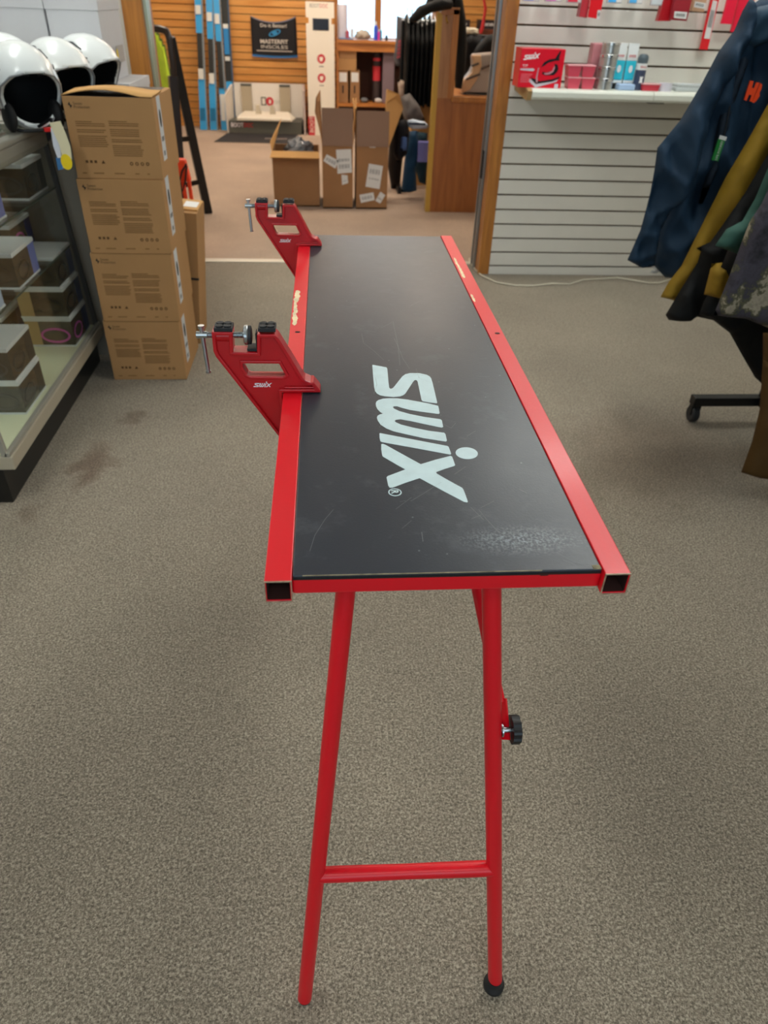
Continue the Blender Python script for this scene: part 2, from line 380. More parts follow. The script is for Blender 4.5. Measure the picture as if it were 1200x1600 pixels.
# window
wf = MB(); p = Y(590, 30, 9.7)
for (a, b) in ((.115, .155), (p.x-.035, p.x+.035), (1.21, 1.25)): wf.box((a, 9.62, .90), (b, 9.74, 2.12))
wf.box((.115, 9.62, .90), (1.25, 9.76, .935)).box((.115, 9.62, 2.08), (1.25, 9.76, 2.12))
win = struct('window_1', wf, OAK, bevel=.003)
part('glass_pane', MB().box((.155, 9.69, .935), (1.21, 9.694, 2.08)), WINGLASS, win, world=False)

def portal(name, loc, sx, sz, rot):
    ld = bpy.data.lights.new(name, 'AREA'); ld.shape = 'RECTANGLE'; ld.size = sx; ld.size_y = sz; ld.cycles.is_portal = True
    o = bpy.data.objects.new(name, ld); COL.objects.link(o); o.location = loc; o.rotation_euler = rot
portal('opening_portal', (.1, -2.66, 1.5), 3.4, 1.6, (math.radians(90), 0, 0))  # portal of the added fill window
portal('opening_portal', (.68, 9.77, 1.5), 1.15, 1.2, (math.radians(-90), 0, 0))
# ceiling fixtures
WARM = {0: '#f8fbf6', 1: '#fff0dc'}
for i, (x, y, lx, ly, s, wm) in enumerate(FIXTURES):
    t = thing('ceiling_light', (x, y, 2.62), ['white fluorescent ceiling light above the display case end', 'white fluorescent ceiling light over the jacket rack', 'white fluorescent ceiling light above the carton stack',
        'white fluorescent ceiling light behind the camera', 'white fluorescent ceiling light in front of the white slatted wall', 'warm ceiling light over the step ladder', 'warm ceiling light over the wooden boot bench',
        'warm ceiling light in front of the blue skis', 'warm ceiling light in front of the far window'][i], 'ceiling light', 'ceiling lights')
    part('housing', MB().box((-lx/2-.03, -ly/2-.03, .03), (lx/2+.03, ly/2+.03, .08)), WHITEB, t, world=False)
    part('diffuser', MB().box((-lx/2, -ly/2, 0), (lx/2, ly/2, .03)), mat('lamp_glow_%d_%g' % (wm, s), WARM[wm], emit=s), t, world=False)

# ================================================================== WAX TABLE
TZ = .857; TY0, TY1 = .503, 1.703; XL, XR = -.064, .288
RWD = .0255
tbl = thing('waxing_table', (0.11, .5, 0), 'long narrow folding ski waxing bench with red steel frame and black top', 'workbench')
def board_mat():
    m = bpy.data.materials.new('black_laminate'); m.use_nodes = True; nt = m.node_tree; b = nt.nodes['Principled BSDF']; L = nt.links.new
    tc = nt.nodes.new('ShaderNodeTexCoord')
    base = lin('#2b303a')
    mpv = nt.nodes.new('ShaderNodeMapping'); mpv.inputs['Scale'].default_value = (18, 18, 18); L(tc.outputs['Object'], mpv.inputs[0])
    n1 = nt.nodes.new('ShaderNodeTexNoise'); n1.inputs['Scale'].default_value = 1; n1.inputs['Detail'].default_value = 10; n1.inputs['Roughness'].default_value = .7; L(mpv.outputs[0], n1.inputs['Vector'])
    # scuffed area near the front right corner
    mp = nt.nodes.new('ShaderNodeMapping'); mp.vector_type = 'TEXTURE'; mp.inputs['Location'].default_value = (.085, .06, .85); mp.inputs['Scale'].default_value = (.05, .018, 1)
    L(tc.outputs['Object'], mp.inputs[0]); ln = nt.nodes.new('ShaderNodeVectorMath'); ln.operation = 'LENGTH'; L(mp.outputs[0], ln.inputs[0])
    mr = nt.nodes.new('ShaderNodeMapRange'); mr.inputs['From Min'].default_value = 1.6; mr.inputs['From Max'].default_value = .1; L(ln.outputs['Value'], mr.inputs['Value'])
    n3 = nt.nodes.new('ShaderNodeTexNoise'); n3.inputs['Scale'].default_value = 420; n3.inputs['Detail'].default_value = 6; L(tc.outputs['Object'], n3.inputs['Vector'])
    r3 = nt.nodes.new('ShaderNodeMapRange'); r3.inputs['From Min'].default_value = .42; r3.inputs['From Max'].default_value = .85; L(n3.outputs['Fac'], r3.inputs['Value'])
    mu = nt.nodes.new('ShaderNodeMath'); mu.operation = 'MULTIPLY'; L(mr.outputs[0], mu.inputs[0]); L(r3.outputs[0], mu.inputs[1])
    # sparse specks everywhere
    r1 = nt.nodes.new('ShaderNodeMapRange'); r1.inputs['From Min'].default_value = .56; r1.inputs['From Max'].default_value = .8; r1.inputs['To Max'].default_value = .12; L(n1.outputs['Fac'], r1.inputs['Value'])
    vor = nt.nodes.new('ShaderNodeTexVoronoi'); vor.inputs['Scale'].default_value = 30; L(tc.outputs['Object'], vor.inputs['Vector'])
    rv = nt.nodes.new('ShaderNodeMapRange'); rv.inputs['From Min'].default_value = .045; rv.inputs['From Max'].default_value = .02; rv.inputs['To Max'].default_value = .3; L(vor.outputs['Distance'], rv.inputs['Value'])
    a1 = nt.nodes.new('ShaderNodeMath'); a1.operation = 'MAXIMUM'; L(mu.outputs[0], a1.inputs[0]); L(r1.outputs[0], a1.inputs[1])
    a2 = nt.nodes.new('ShaderNodeMath'); a2.operation = 'MAXIMUM'; L(a1.outputs[0], a2.inputs[0]); L(rv.outputs[0], a2.inputs[1])
    mx = nt.nodes.new('ShaderNodeMix'); mx.data_type = 'RGBA'; mx.inputs[6].default_value = base; mx.inputs[7].default_value = lin('#aab4bc'); L(a2.outputs[0], mx.inputs[0])
    L(mx.outputs[2], b.inputs['Base Color'])
    rr = nt.nodes.new('ShaderNodeMapRange'); rr.inputs['To Min'].default_value = .26; rr.inputs['To Max'].default_value = .40; L(n1.outputs['Fac'], rr.inputs['Value']); L(rr.outputs[0], b.inputs['Roughness'])
    bp = nt.nodes.new('ShaderNodeBump'); bp.inputs['Strength'].default_value = .06; bp.inputs['Distance'].default_value = .002; L(n3.outputs['Fac'], bp.inputs['Height']); L(bp.outputs[0], b.inputs['Normal'])
    return m
BX0, BX1, BY0, BY1 = XL+RWD, XR-RWD, .512, 1.700
top = part('tabletop', MB().box((BX0+.0008, BY0, TZ-.0045), (BX1-.0008, BY1, TZ-.0012)), board_mat(), tbl, bevel=.0008)
part('board_edge', MB().box((BX0+.01, BY0-.0003, TZ-.0019), (BX1-.06, BY0+.0006, TZ-.00115)).box((BX1-.009, BY0, TZ-.0014), (BX1-.001, BY0+.006, TZ-.0009)),
     mat('chipped_plywood', '#8d8268', .9, var=.4, vscale=120), top)
part('edge_gap', MB().box((BX0+.0008, BY0-.0002, TZ-.0068), (BX1-.0008, BY0+.02, TZ-.0040)), BLACK, top)
def rail(x0):
    x1 = x0+RWD; t = .0017; z0, z1 = TZ-RWD, TZ; mb = MB()
    o = [(x0, z0), (x1, z0), (x1, z1), (x0, z1)]; i = [(x0+t, z0+t), (x1-t, z0+t), (x1-t, z1-t), (x0+t, z1-t)]
    return mb.ring(o, i, (0, TY0, 0), (1,0,0), (0,0,1), (0, TY1-TY0, 0))
WEAR_GLINT = mat('wear_glint_cream', '#e9d6ae', .45, var=.2, vscale=60)  # cream for worn paint on the left rail, painted glints on the right
railL = part('side_rail', rail(XL), RED, tbl, bevel=.0012)
railR = part('side_rail', rail(XR-RWD), RED, tbl, bevel=.0012)
def blotch(x0, x1, y0, y1, n=26, amp=.35):
    cx, cy, rx, ry = (x0+x1)/2, (y0+y1)/2, (x1-x0)/2, (y1-y0)/2
    return [(cx+rx*math.cos(2*PI*k/n)*(1-amp*random.random()), cy+ry*math.sin(2*PI*k/n)*(1-amp*.4*random.random())) for k in range(n)]
def flat(poly, z, t=.00025): return MB().prism(poly, (0,0,z), (1,0,0), (0,1,0), (0,0,t))
def wear_glint(x0, x1, y0, y1, seed, n=9):
    random.seed(seed); mb = MB()
    for k in range(n):
        cy = y0+(y1-y0)*(k+.5)/n; hw = (x1-x0)*random.uniform(.35, .62); cx = x0+hw if k % 3 else (x0+x1)/2
        mb.prism(blotch(cx-hw*.9, cx+hw*.9, cy-(y1-y0)/n*.85, cy+(y1-y0)/n*.85, 16, .45), (0,0,TZ+.0001+.00001*k), (1,0,0), (0,1,0), (0,0,.0002))
    return mb
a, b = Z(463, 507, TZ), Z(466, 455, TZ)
part('wear_glint_patch', wear_glint(XL+.0008, XL+.0125, a.y, b.y, 4), WEAR_GLINT, railL)
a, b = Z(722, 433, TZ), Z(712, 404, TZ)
part('wear_glint_patch', wear_glint(XR-RWD+.002, XR-RWD+.010, a.y, b.y, 6, 6), WEAR_GLINT, railR)  # white glint on the rail, painted as a ragged blotch
a = Z(741, 465, TZ); part('wear_glint_patch', wear_glint(XR-RWD+.0005, XR-RWD+.006, a.y-.02, a.y+.015, 9, 4), WEAR_GLINT, railR)  # smaller glint, also painted onto the right rail
for rl, (px, py) in ((railL, (465, 519)), (railR, (777, 521))):
    p = Z(px, py, TZ); part('screw_hole', flat(circ((p.x, p.y), .0042, .0032), TZ+.0002), INKB, rl)
# lips of bare steel at the open tube ends
for rl, x0 in ((railL, XL), (railR, XR-RWD)):
    t = .0011; o = [(x0-.0002, TZ-RWD-.0002), (x0+RWD+.0002, TZ-RWD-.0002), (x0+RWD+.0002, TZ+.0002), (x0-.0002, TZ+.0002)]
    part('tube_end_lip', MB().ring(o, offset(o, t), (0, TY0-.0006, 0), (1,0,0), (0,0,1), (0, .0012, 0)), mat('bare_steel_rust', '#a58f78', .5, metal=.3, var=.4, vscale=150), rl)
    ii = offset([(x0, TZ-RWD), (x0+RWD, TZ-RWD), (x0+RWD, TZ), (x0, TZ)], .0016)
    part('tube_inside', MB().box((x0+.0016, TY0+.10, TZ-RWD+.0016), (x0+RWD-.0016, TY0+.103, TZ-.0016)).ring(ii, offset(ii, .0004), (0, TY0+.0015, 0), (1,0,0), (0,0,1), (0, .1, 0)), mat('rust_and_shade', '#3a1a14', .9), rl)  # dark sleeve and cap: shade inside the open tube put into the colour
part('end_rail', MB().box((BX0, .5120, TZ-.0240), (BX1, .5320, TZ-.0048)), RED, tbl, bevel=.0015)
part('end_rail', MB().box((BX0, 1.67, TZ-.024), (BX1, 1.69, TZ-.0045)), RED, tbl, bevel=.0015)
for py_ in (.95, 1.3): part('cross_rail', MB().box((BX0, py_-.012, TZ-.025), (BX1, py_+.012, TZ-.0045)), RED, tbl)
chip = Y(845, 898, .512)
part('paint_chip', MB().prism([(0,0),(.022,0),(.024,-.0012),(.013,-.0016),(.012,-.003),(.005,-.0032),(.003,-.0012)], (chip.x-.005, .5119, TZ-.0047), (1,0,0), (0,0,1), (0,-.0003,0)), mat('rust_and_shade', '#3a1c14', .9), tbl)
# legs
def leg(p, q, r=.0112): return part('leg', MB().tube([p, q], r, 24), RED_TUBE, tbl)
LT = Y(549.8, 826, .60); LB = Vector((-.055, .470, .004)); RT = Y(767.2, 826, .60); RB = Vector((.2505, .470, .028))
legL = leg(LT, LB); legR = leg(RT, RB)
part('end_plug', MB().lathe([(.010, 0), (.0105, .004)], (-.055, .470, 0)), BLACKRUB, legL)
part('rubber_foot', MB().lathe([(.013, 0), (.0165, .003), (.017, .012), (.0135, .019), (.0125, .03)], (.2505, .470, 0)), BLACKRUB, legR)
def at_t(p, q, t): return Vector(p)+(Vector(q)-Vector(p))*t
def leg_at(px, py, p, q):
    best = min((abs((lambda c: 0)(0)) + (proj(at_t(p, q, t/400.0))[1]-py)**2, t/400.0) for t in range(401)); return best[1]
def proj(P):
    c = ROT.transposed() @ (Vector(P)-CAMPOS); return (600+FPX*c.x/-c.z, 800-FPX*c.y/-c.z)
cL = at_t(LT, LB, leg_at(500, 1367, LT, LB)); cR = at_t(RT, RB, leg_at(770, 1357, RT, RB))
part('stretcher', MB().tube([cL, at_t(cL, cR, .12), at_t(cL, cR, .5), at_t(cL, cR, .85), cR], [.0108, .0112, .0104, .0112, .0110], 20), RED_TUBE, tbl)
part('hinge_bar', MB().tube([LT+Vector((-.035,0,-.002)), RT+Vector((.035,0,-.002))], .009, 16), RED_TUBE, tbl)
# far leg frame
FLB, FRB = Vector((-.055, 1.735, .004)), Vector((.2505, 1.735, .004)); FLT, FRT = Vector((.015, 1.60, .84)), Vector((.175, 1.60, .84))
leg(FLT, FLB); leg(FRT, FRB)
part('stretcher', MB().tube([at_t(FLT, FLB, .68), at_t(FRT, FRB, .68)], .010, 16), RED_TUBE, tbl)
part('hinge_bar', MB().tube([FLT+Vector((-.03,0,-.002)), FRT+Vector((.03,0,-.002))], .009, 16), RED_TUBE, tbl)
# brace with knob
kt = leg_at(772, 1145, RT, RB); kc = at_t(RT, RB, kt)
b0 = kc+Vector((.0165, .004, 0)); b3 = Vector((.158, .95, .835))
brace = part('brace', MB().tube([b3, at_t(b3, b0, .60), at_t(b3, b0, .86), at_t(b3, b0, .93)+Vector((.003,0,0))], [.0075, .0075, .0070, .0050], 16)
     .bar(at_t(b3, b0, .92)+Vector((.003,0,0)), b0-Vector((0,.006,.012)), .003, .016, up=Vector((0,.7,.7))), RED_TUBE, tbl)
kn = MB().tube([b0+Vector((-.012,0,0)), b0+Vector((.012,0,0))], .004, 12)
part('bolt', kn, STEEL, brace)
prof = []; n = 24
kb = MB()
base_c = b0+Vector((.007, 0, 0))
poly = [((.0185 if (k//2) % 2 else .0172)*math.cos(2*PI*k/36), (.0185 if (k//2) % 2 else .0172)*math.sin(2*PI*k/36)) for k in range(36)]
kb.prism(poly, base_c, (0,1,0), (0,0,1), (.011,0,0))
part('knob', kb, BLACK, brace, bevel=.0012)
part('washer', MB().lathe([(.009,0),(.009,.002)], b0+Vector((-.005,0,0)), (1,0,0)), STEEL, brace)

# logo on the table
ZS = 220/1200
S_ = [(120,158),(238,180),(246,190),(251,240),(257,310),(262,350),(268,360),(278,363),(293,357),(305,345),(340,300),(375,257),(400,239),(440,229),(520,230),(580,243),(606,256),(620,272),(632,310),(650,385),(672,480),(666,486),(600,478),(548,468),(538,456),(522,380),(505,300),(498,290),(488,287),(478,290),(466,303),(430,358),(400,403),(382,417),(355,427),(300,432),(225,426),(185,417),(158,402),(142,380),(134,345),(126,260),(119,170)]
W_ = [(148,490),(153,473),(170,459),(210,447),(260,443),(330,444),(420,455),(600,488),(680,508),(686,530),(693,570),(684,577),(520,555),(440,542),(370,524),(330,511),(303,511),(293,518),(305,532),(350,553),(440,578),(560,602),(700,622),(712,632),(723,686),(710,693),(560,662),(450,638),(360,622),(320,626),(308,636),(320,648),(365,668),(470,694),(600,720),(732,737),(743,750),(755,804),(745,812),(560,783),(400,748),(300,724),(240,700),(190,668),(165,632),(158,608),(164,592),(182,581),(210,574),(186,560),(163,536),(151,512)]
I_ = [(180,742),(190,741),(760,850),(770,858),(782,890),(791,916),(784,923),(500,870),(200,816),(187,808),(181,780)]
X_ = [(195,834),(210,832),(232,840),(380,922),(532,1005),(660,966),(785,934),(799,940),(812,975),(825,1012),(816,1020),(735,1045),(662,1072),(668,1084),(760,1138),(885,1206),(896,1222),(915,1270),(933,1322),(928,1331),(900,1325),(720,1230),(522,1123),(400,1163),(290,1204),(266,1203),(254,1185),(240,1118),(250,1106),(330,1076),(401,1049),(330,1010),(210,940),(203,930),(195,880)]
D_ = [(922+95*math.cos(2*PI*k/28)+ (2), 911+50*math.sin(2*PI*k/28)+5*math.cos(2*PI*k/28)) for k in range(28)]
LOGO_T = []
for pl in (S_, W_, I_, X_, D_):
    LOGO_T.append([(lambda q: (q.x, q.y))(Z(560+p[0]*ZS, 540+p[1]*ZS, TZ)) for p in pl])
allp = [p for l in LOGO_T for p in l]
ly0, ly1 = min(p[1] for p in allp), max(p[1] for p in allp); lx0, lx1 = min(p[0] for p in allp), max(p[0] for p in allp)
LOGO = [[((ly1-p[1])/(ly1-ly0), (p[0]-lx0)/(ly1-ly0)) for p in l] for l in LOGO_T]    # width 1
def logo_part(name, o, ux, uy, width, m, parent, world=True, t=.0003):
    o, ux, uy = Vector(o), Vector(ux).normalized(), Vector(uy).normalized(); mb = MB()
    for l in LOGO: mb.prism([(u*width, v*width) for u, v in l], o, ux, uy, ux.cross(uy)*t)
    return part(name, mb, m, parent, world=world)
LOGOM = mat('logo_white_print', '#c8dde2', .4, var=.05, vscale=60)
mb = MB()
for l in LOGO_T: mb.prism(l, (0,0,TZ-.0013), (1,0,0), (0,1,0), (0,0,.0004))
part('printed_logo', mb, LOGOM, top)
# registered sign
rc = Z(560+312*ZS, 540+1243*ZS, TZ)
o8 = circ((rc.x, rc.y), .0075); i8 = circ((rc.x, rc.y), .0062)
part('registered_mark_ring', MB().ring(o8, i8, (0,0,TZ-.0013), (1,0,0), (0,1,0), (0,0,.0004)), LOGOM, top)
text_part('registered_mark_letter', 'R', (rc.x, rc.y, TZ-.0011), (0,-1,0), (1,0,0), LOGOM, top, height=.0082, align='CENTER', bold=.03)
# scratches
SCR = mat('scratch_pale', '#6c7076', .5); mb = MB()
def scratch(pts, wd=.0005):
    q = [Z(px, py, TZ) for px, py in pts]
    for a, b in zip(q, q[1:]):
        d = (b-a).normalized(); s = Vector((-d.y, d.x, 0))*wd/2; zz_ = Vector((0,0,-.0009))
        mb.add([a-s+zz_, b-s+zz_, b+s+zz_, a+s+zz_], [(0,1,2,3)])
scratch([(614,501),(618,520),(622,540),(625,570)]); scratch([(616,528),(624,545),(630,560),(640,575)]); scratch([(565,520),(568,535),(585,548),(600,562)])
scratch([(521,795),(508,810),(492,835),(484,860)]); scratch([(595,512),(612,503)]); scratch([(650,575),(655,590),(680,600)], .0004)
scratch([(748,795),(760,810),(775,826),(792,838)], .0004); scratch([(690,660),(705,668),(712,660)], .0004); scratch([(642,782),(665,768),(690,752)], .0004)
scratch([(870,862),(895,876),(920,884)], .0004); scratch([(880,874),(900,882)], .0004); scratch([(659,830),(661,845)], .0007); scratch([(586,586),(589,600),(584,615)], .0004)
scratch([(640,478),(655,470)], .0006); scratch([(710,740),(728,728)], .0004)
random.seed(3)
for _ in range(26):
    a = (random.uniform(.0, .24), random.uniform(.55, 1.6)); an = random.uniform(-1.2, 1.2); l = random.uniform(.006, .03)
    q = [Vector((a[0], a[1], TZ)), Vector((a[0]+l*math.cos(an), a[1]+l*math.sin(an), TZ))]
    d = (q[1]-q[0]).normalized(); s = Vector((-d.y, d.x, 0))*.0002; zz_ = Vector((0,0,-.0009))
    mb.add([q[0]-s+zz_, q[1]-s+zz_, q[1]+s+zz_, q[0]+s+zz_], [(0,1,2,3)])
part('scratches', mb, SCR, top, fixn=False)

# ================================================================== VISES
VY = .892
def zc(px, py): q = Y(300+px*220/1200, 480+py*220/1200, VY); return (q.x, q.z)
vise = thing('ski_vise', (XL, VY-.0, TZ), 'nearer of the two red ski vises clamped on the left rail', 'vise', 'red ski vises on the bench')
out_px = [(165,214),(345,216),(350,384),(553,390),(553,234),(706,234),(735,262),(840,430),(945,605),(965,622),(1010,642),(1036,642),(1085,700),(1100,748)]
outl = [zc(*p) for p in out_px]
tipz = TZ+.0006
outl[-1] = (outl[-1][0], tipz)
outl += [(XL-.0012, tipz), (XL-.0012, zc(735,1165)[1]-.002)]
pL = [zc(205,428), zc(182,380)]
outl += [(pL[0][0], pL[0][1]), pL[1]]
hole = [zc(*p) for p in [(432,490),(740,492),(795,590),(775,603),(495,600),(470,585),(432,520)]]
inner = offset(outl, .0048)
D = .024
vb = MB().ring(outl, inner, (0, VY, 0), (1,0,0), (0,0,1), (0, D, 0))
vb.prism(offset(outl, .002), (0, VY+.006, 0), (1,0,0), (0,0,1), (0, .012, 0), holes=[hole])
vb.ring(offset(hole, -.0042), hole, (0, VY+.003, 0), (1,0,0), (0,0,1), (0, .018, 0))
# ledge rib just above the rail
r0, r1 = zc(785, 700), zc(1075, 735)
vb.box((r0[0], VY+.001, TZ+.006), (r1[0]-.004, VY+.006, TZ+.0085))
body = part('vise_body', vb, RED_CAST, vise, bevel=.0013)
sc = zc(240, 262)
part('screw_boss', MB().tube([(outl[0][0]+.003, VY+.0105, sc[1]-.0), (outl[1][0]-.003, VY+.0105, sc[1])], .0085, 20), RED_CAST, body)
# pads
for (a, b) in ((185, 343), (562, 712)):
    xa, xb = zc(a, 214)[0], zc(b, 214)[0]; z0 = zc(200, 214)[1]
    pb = MB().box((xa, VY+.001, z0), (xb, VY+D-.001, z0+.005))
    for ix in (.28, .72):
        for iy in (.3, .74): pb.lathe([(.0048, 0), (.0048, .0016), (.003, .0020), (0, .0020)], (xa+(xb-xa)*ix, VY+D*iy, z0+.005), n=16)
    part('rubber_pad', pb, BLACKRUB, vise, bevel=.0004)
# jaw liner
xj, zj0 = zc(548, 300)[0], zc(500, 384)[1]
part('jaw_liner', MB().box((zc(437,0)[0], VY+.003, zj0), (xj+.0005, VY+D-.002, zj0+.0035)).box((xj-.0012, VY+.006, zj0), (xj+.0003, VY+D-.003, zc(548, 240)[1])), BLACKRUB, vise)
# screw
x0, x1 = zc(28, 262)[0], zc(430, 262)[0]; zsr = sc[1]; mb = MB()
r = .0042; xx = x0+.014; prof = [(.0046, 0), (.0046, .014)]; h = .014; Ls = x1-x0
while h < Ls-.001: prof += [(.0036, h+.0006), (.0044, h+.0013)]; h += .0014
mb.lathe(prof, (x0, VY+.0105, zsr), (1,0,0), 20)
scr = part('clamp_screw', mb, STEEL, vise)
xd = zc(434, 262)[0]
part('press_disc', MB().lathe([(.0095, 0), (.0125, .0012), (.0130, .005), (.0115, .007)], (xd, VY+.0105, zsr), (1,0,0), 28), STEEL, scr)
part('disc_rubber', MB().lathe([(.0122, .006), (.0122, .0098), (.010, .0105)], (xd, VY+.0105, zsr), (1,0,0), 28), BLACKRUB, scr)
hx, hz0 = zc(68, 200)[0], zc(68, 200)[1]; hz1 = zc(85, 575)[1]; hy = VY+.0105
part('tommy_bar', MB().tube([(hx, hy, hz0), (hx+.003, hy-.0035, hz1)], .0029, 14).lathe([(.0042, 0), (.0042, .004)], (hx, hy, hz0-.001)).lathe([(.0036, 0), (.0036, .003)], (hx+.003, hy-.0035, hz1)), STEEL, scr)
lp = zc(520, 700); lq = zc(682, 700)
logo_part('printed_logo', (lp[0], VY+.0059, lp[1]+.0004), (1,0,0), (0,0,1), lq[0]-lp[0], mat('logo_white', '#f0e6ea', .4), body, t=.0002)
dup(vise, (XL, 1.602, TZ), 'farther of the two red ski vises clamped on the left rail')

# ================================================================== FLOOR CABLE
pts = [(733,404),(738,416),(752,430),(775,441),(805,446),(835,446.5),(862,443),(890,444),(912,437),(940,435.5),(965,434),(990,438),(1012,442),(1030,442),(1050,436),(1075,430)]
single('power_cord', MB().tube([Z(px, py, .005) for px, py in pts], .0042, 10), mat('cord_cream', '#cfc8b4', .5), 'cream power cord snaking along the carpet below the white slatted wall', 'cord')
random.seed(11)
def crumple(name, c, r, m, label, cat, amp=.35, seed=0, group=None, flatten=True):
    mb = MB().ell((0,0,0), (1,1,1), 40, 26)
    for v in mb.v:
        nn = noise.fractal(Vector((v.x*2.2+seed, v.y*2.2, v.z*2.2)), 1, 2.2, 4); rdg = abs(noise.noise(Vector((v.x*4+seed, v.y*4, v.z*4))))
        k = 1+amp*(nn*.6-rdg); v.x *= k*r[0]; v.y *= k*r[1]; v.z *= k*r[2]
        v += Vector(c)
    zmin = c[2]-r[2]*.75
    if flatten:
        for v in mb.v: v.z = max(v.z, zmin)
    return single(name, mb, m, label, cat, group)
p = Z(1018, 428, 0)
crumple('plastic_bag', (p.x+.05, p.y+.0, .038), (.11, .05, .05), mat('clear_bag', '#b9babb', .25, spec=.7), 'crumpled clear plastic bag on the floor below the blue jacket', 'bag', .5, 5)

# ================================================================== SHELF AND PRODUCTS ON THE WHITE SLATWALL
SX0, SY0, SZ = .960, 3.88, .972
shelf = thing('wall_shelf', (SX0+.6, 4.16, .92), 'cream wall shelf with rounded front edge on the white slatted wall', 'shelf')
prof = [(4.166, SZ), (SY0+.02, SZ), (SY0+.006, SZ-.004), (SY0, SZ-.014), (SY0, SZ-.034), (SY0+.006, SZ-.044), (SY0+.02, SZ-.046), (SY0+.02, SZ-.03), (4.166, SZ-.03)]
for (xa, xb) in ((SX0+.03, Y(1022, 150, SY0).x-.001), (Y(1022, 150, SY0).x+.001, 2.5)):
    part('shelf_board', MB().prism([(y_, z_) for y_, z_ in prof], (xa, 0, 0), (0,1,0), (0,0,1), (xb-xa, 0, 0)), mat('shelf_cream', '#dcdfd4', .35, coat=.2), shelf, bevel=.002)
part('end_cap', MB().prism([(4.166, SZ), (SY0+.05, SZ), (SY0-.002, SZ-.01), (SY0+.01, SZ-.05), (SY0+.04, SZ-.05), (4.166, SZ-.03)], (SX0+.008, 0, 0), (0,1,0), (0,0,1), (.022, 0, 0)), mat('end_wood', '#a98a5c', .6), shelf)
part('bracket', MB().box((1.63, 4.0, SZ-.06), (1.65, 4.166, SZ-.03)).box((1.6, 3.95, SZ-.055), (1.68, 4.0, SZ-.03)), BLACKM, shelf)
RBOX = mat('glossy_red_carton', '#e0102a', .3, coat=.3)
# iron box
bl, br_ = Y(809, 129.5, 3.93), Y(876.5, 131, 3.93); tl = Y(815, 75, 3.93); IW = br_.x-bl.x; IH = tl.z-SZ
ib = thing('iron_box', (bl.x+IW/2, 3.98, SZ), 'red carton printed with a waxing iron at the left end of the shelf', 'carton')
part('carton', MB().box((bl.x, 3.93, SZ), (bl.x+IW, 4.05, SZ+IH)), RBOX, ib, bevel=.0015)
fy = 3.9297; o0 = Vector((bl.x, fy, SZ)); UX, UZ = (1,0,0), (0,0,1)
def ipoly(pts): return [((px-190)/575*IW+0, (600-py)/470*IH) for px, py in pts]
WP = mat('print_white', '#eceff0', .4)
logo_part('printed_logo', (bl.x+IW*.06, fy, SZ+IH*.70), (1,0,.12), (-.12,0,1), IW*.38, WP, ib)
BP = mat('print_black', '#17161a', .35)
part('printed_iron', MB().prism(ipoly([(440,500),(470,520),(640,490),(730,455),(735,475),(640,520),(430,552),(350,490),(365,480)]), o0, UX, UZ, (0,-.0004,0))
     .prism(ipoly([(470,350),(500,290),(560,255),(640,240),(660,200),(690,150),(705,150),(690,235),(700,262),(640,268),(560,290),(515,325)]), o0, UX, UZ, (0,-.0004,0))
     .prism(ipoly([(640,305),(680,310),(700,360),(690,400),(650,440),(540,447),(490,425),(500,405),(560,410),(620,390),(655,350)]), o0, UX, UZ, (0,-.0004,0)), BP, ib)
part('printed_highlight', MB().prism(ipoly([(432,360),(446,352),(440,470),(452,530),(430,540),(418,470)]), o0, UX, UZ, (0,-.0005,0)).prism(ipoly([(520,420),(580,410),(625,385),(640,330),(655,345),(640,400),(590,432),(530,436)]), o0, UX, UZ, (0,-.0006,0)), mat('print_pinkgrey', '#c98b95', .4), ib)
part('printed_soleplate', MB().prism(ipoly([(345,490),(330,520),(430,598),(700,520),(720,490),(640,520),(430,555),(350,490)]), o0, UX, UZ, (0,-.0003,0))
     .prism(ipoly([(200,372),(370,365),(392,382),(370,400),(200,390)]), o0, UX, UZ, (0,-.0003,0)).prism(ipoly([(680,545),(730,545),(730,600),(680,600)]), o0, UX, UZ, (0,-.0003,0)), mat('print_grey', '#c9c2cc', .4), ib)
mb = MB()
for k in range(6): rectp(mb, (bl.x+IW*.05, fy, SZ+IH*(.34-k*.04)), UX, UZ, IW*(.26-.03*(k % 3)), IH*.014)
part('printed_text', mb, mat('print_pink', '#f07a88', .5), ib, fixn=False)
text_part('printed_model_number', 'T77', (bl.x+IW*.06, fy, SZ+IH*.52), UX, UZ, WP, ib, height=IH*.07)
# wax tubs
TUBM = mat('pink_wax_tub', '#e0566a', .35, coat=.3)
t0 = None
for k, (cx_, zi) in enumerate(((897, 0), (919, 0), (897, 1), (919, 1))):
    p = Y(cx_, 131 if zi == 0 else 117, 3.93)
    hw = .031; z0 = SZ+zi*.050
    if t0 is None:
        t0 = thing('wax_tub', (p.x, 3.965, z0), 'pink lidded wax tub', 'tub', 'pink wax tubs beside the iron carton')
        part('tub', MB().hexa([(-.026,-.03,0),(.026,-.03,0),(.026,.03,0),(-.026,.03,0),(-.032,-.036,.044),(.032,-.036,.044),(.032,.036,.044),(-.032,.036,.044)]), TUBM, t0, world=False, bevel=.002)
        part('lid', MB().box((-.034,-.038,.044),(.034,.038,.0485)), mat('tub_lid', '#f0a9b0', .3), t0, world=False, bevel=.001); tt = t0
    else: tt = dup(t0, (p.x, 3.965, z0))
    tt['label'] = ['lower left pink wax tub, next to the iron carton', 'lower right pink wax tub, next to the silver tins', 'upper left pink wax tub, next to the iron carton', 'upper right pink wax tub, next to the silver tins'][k]
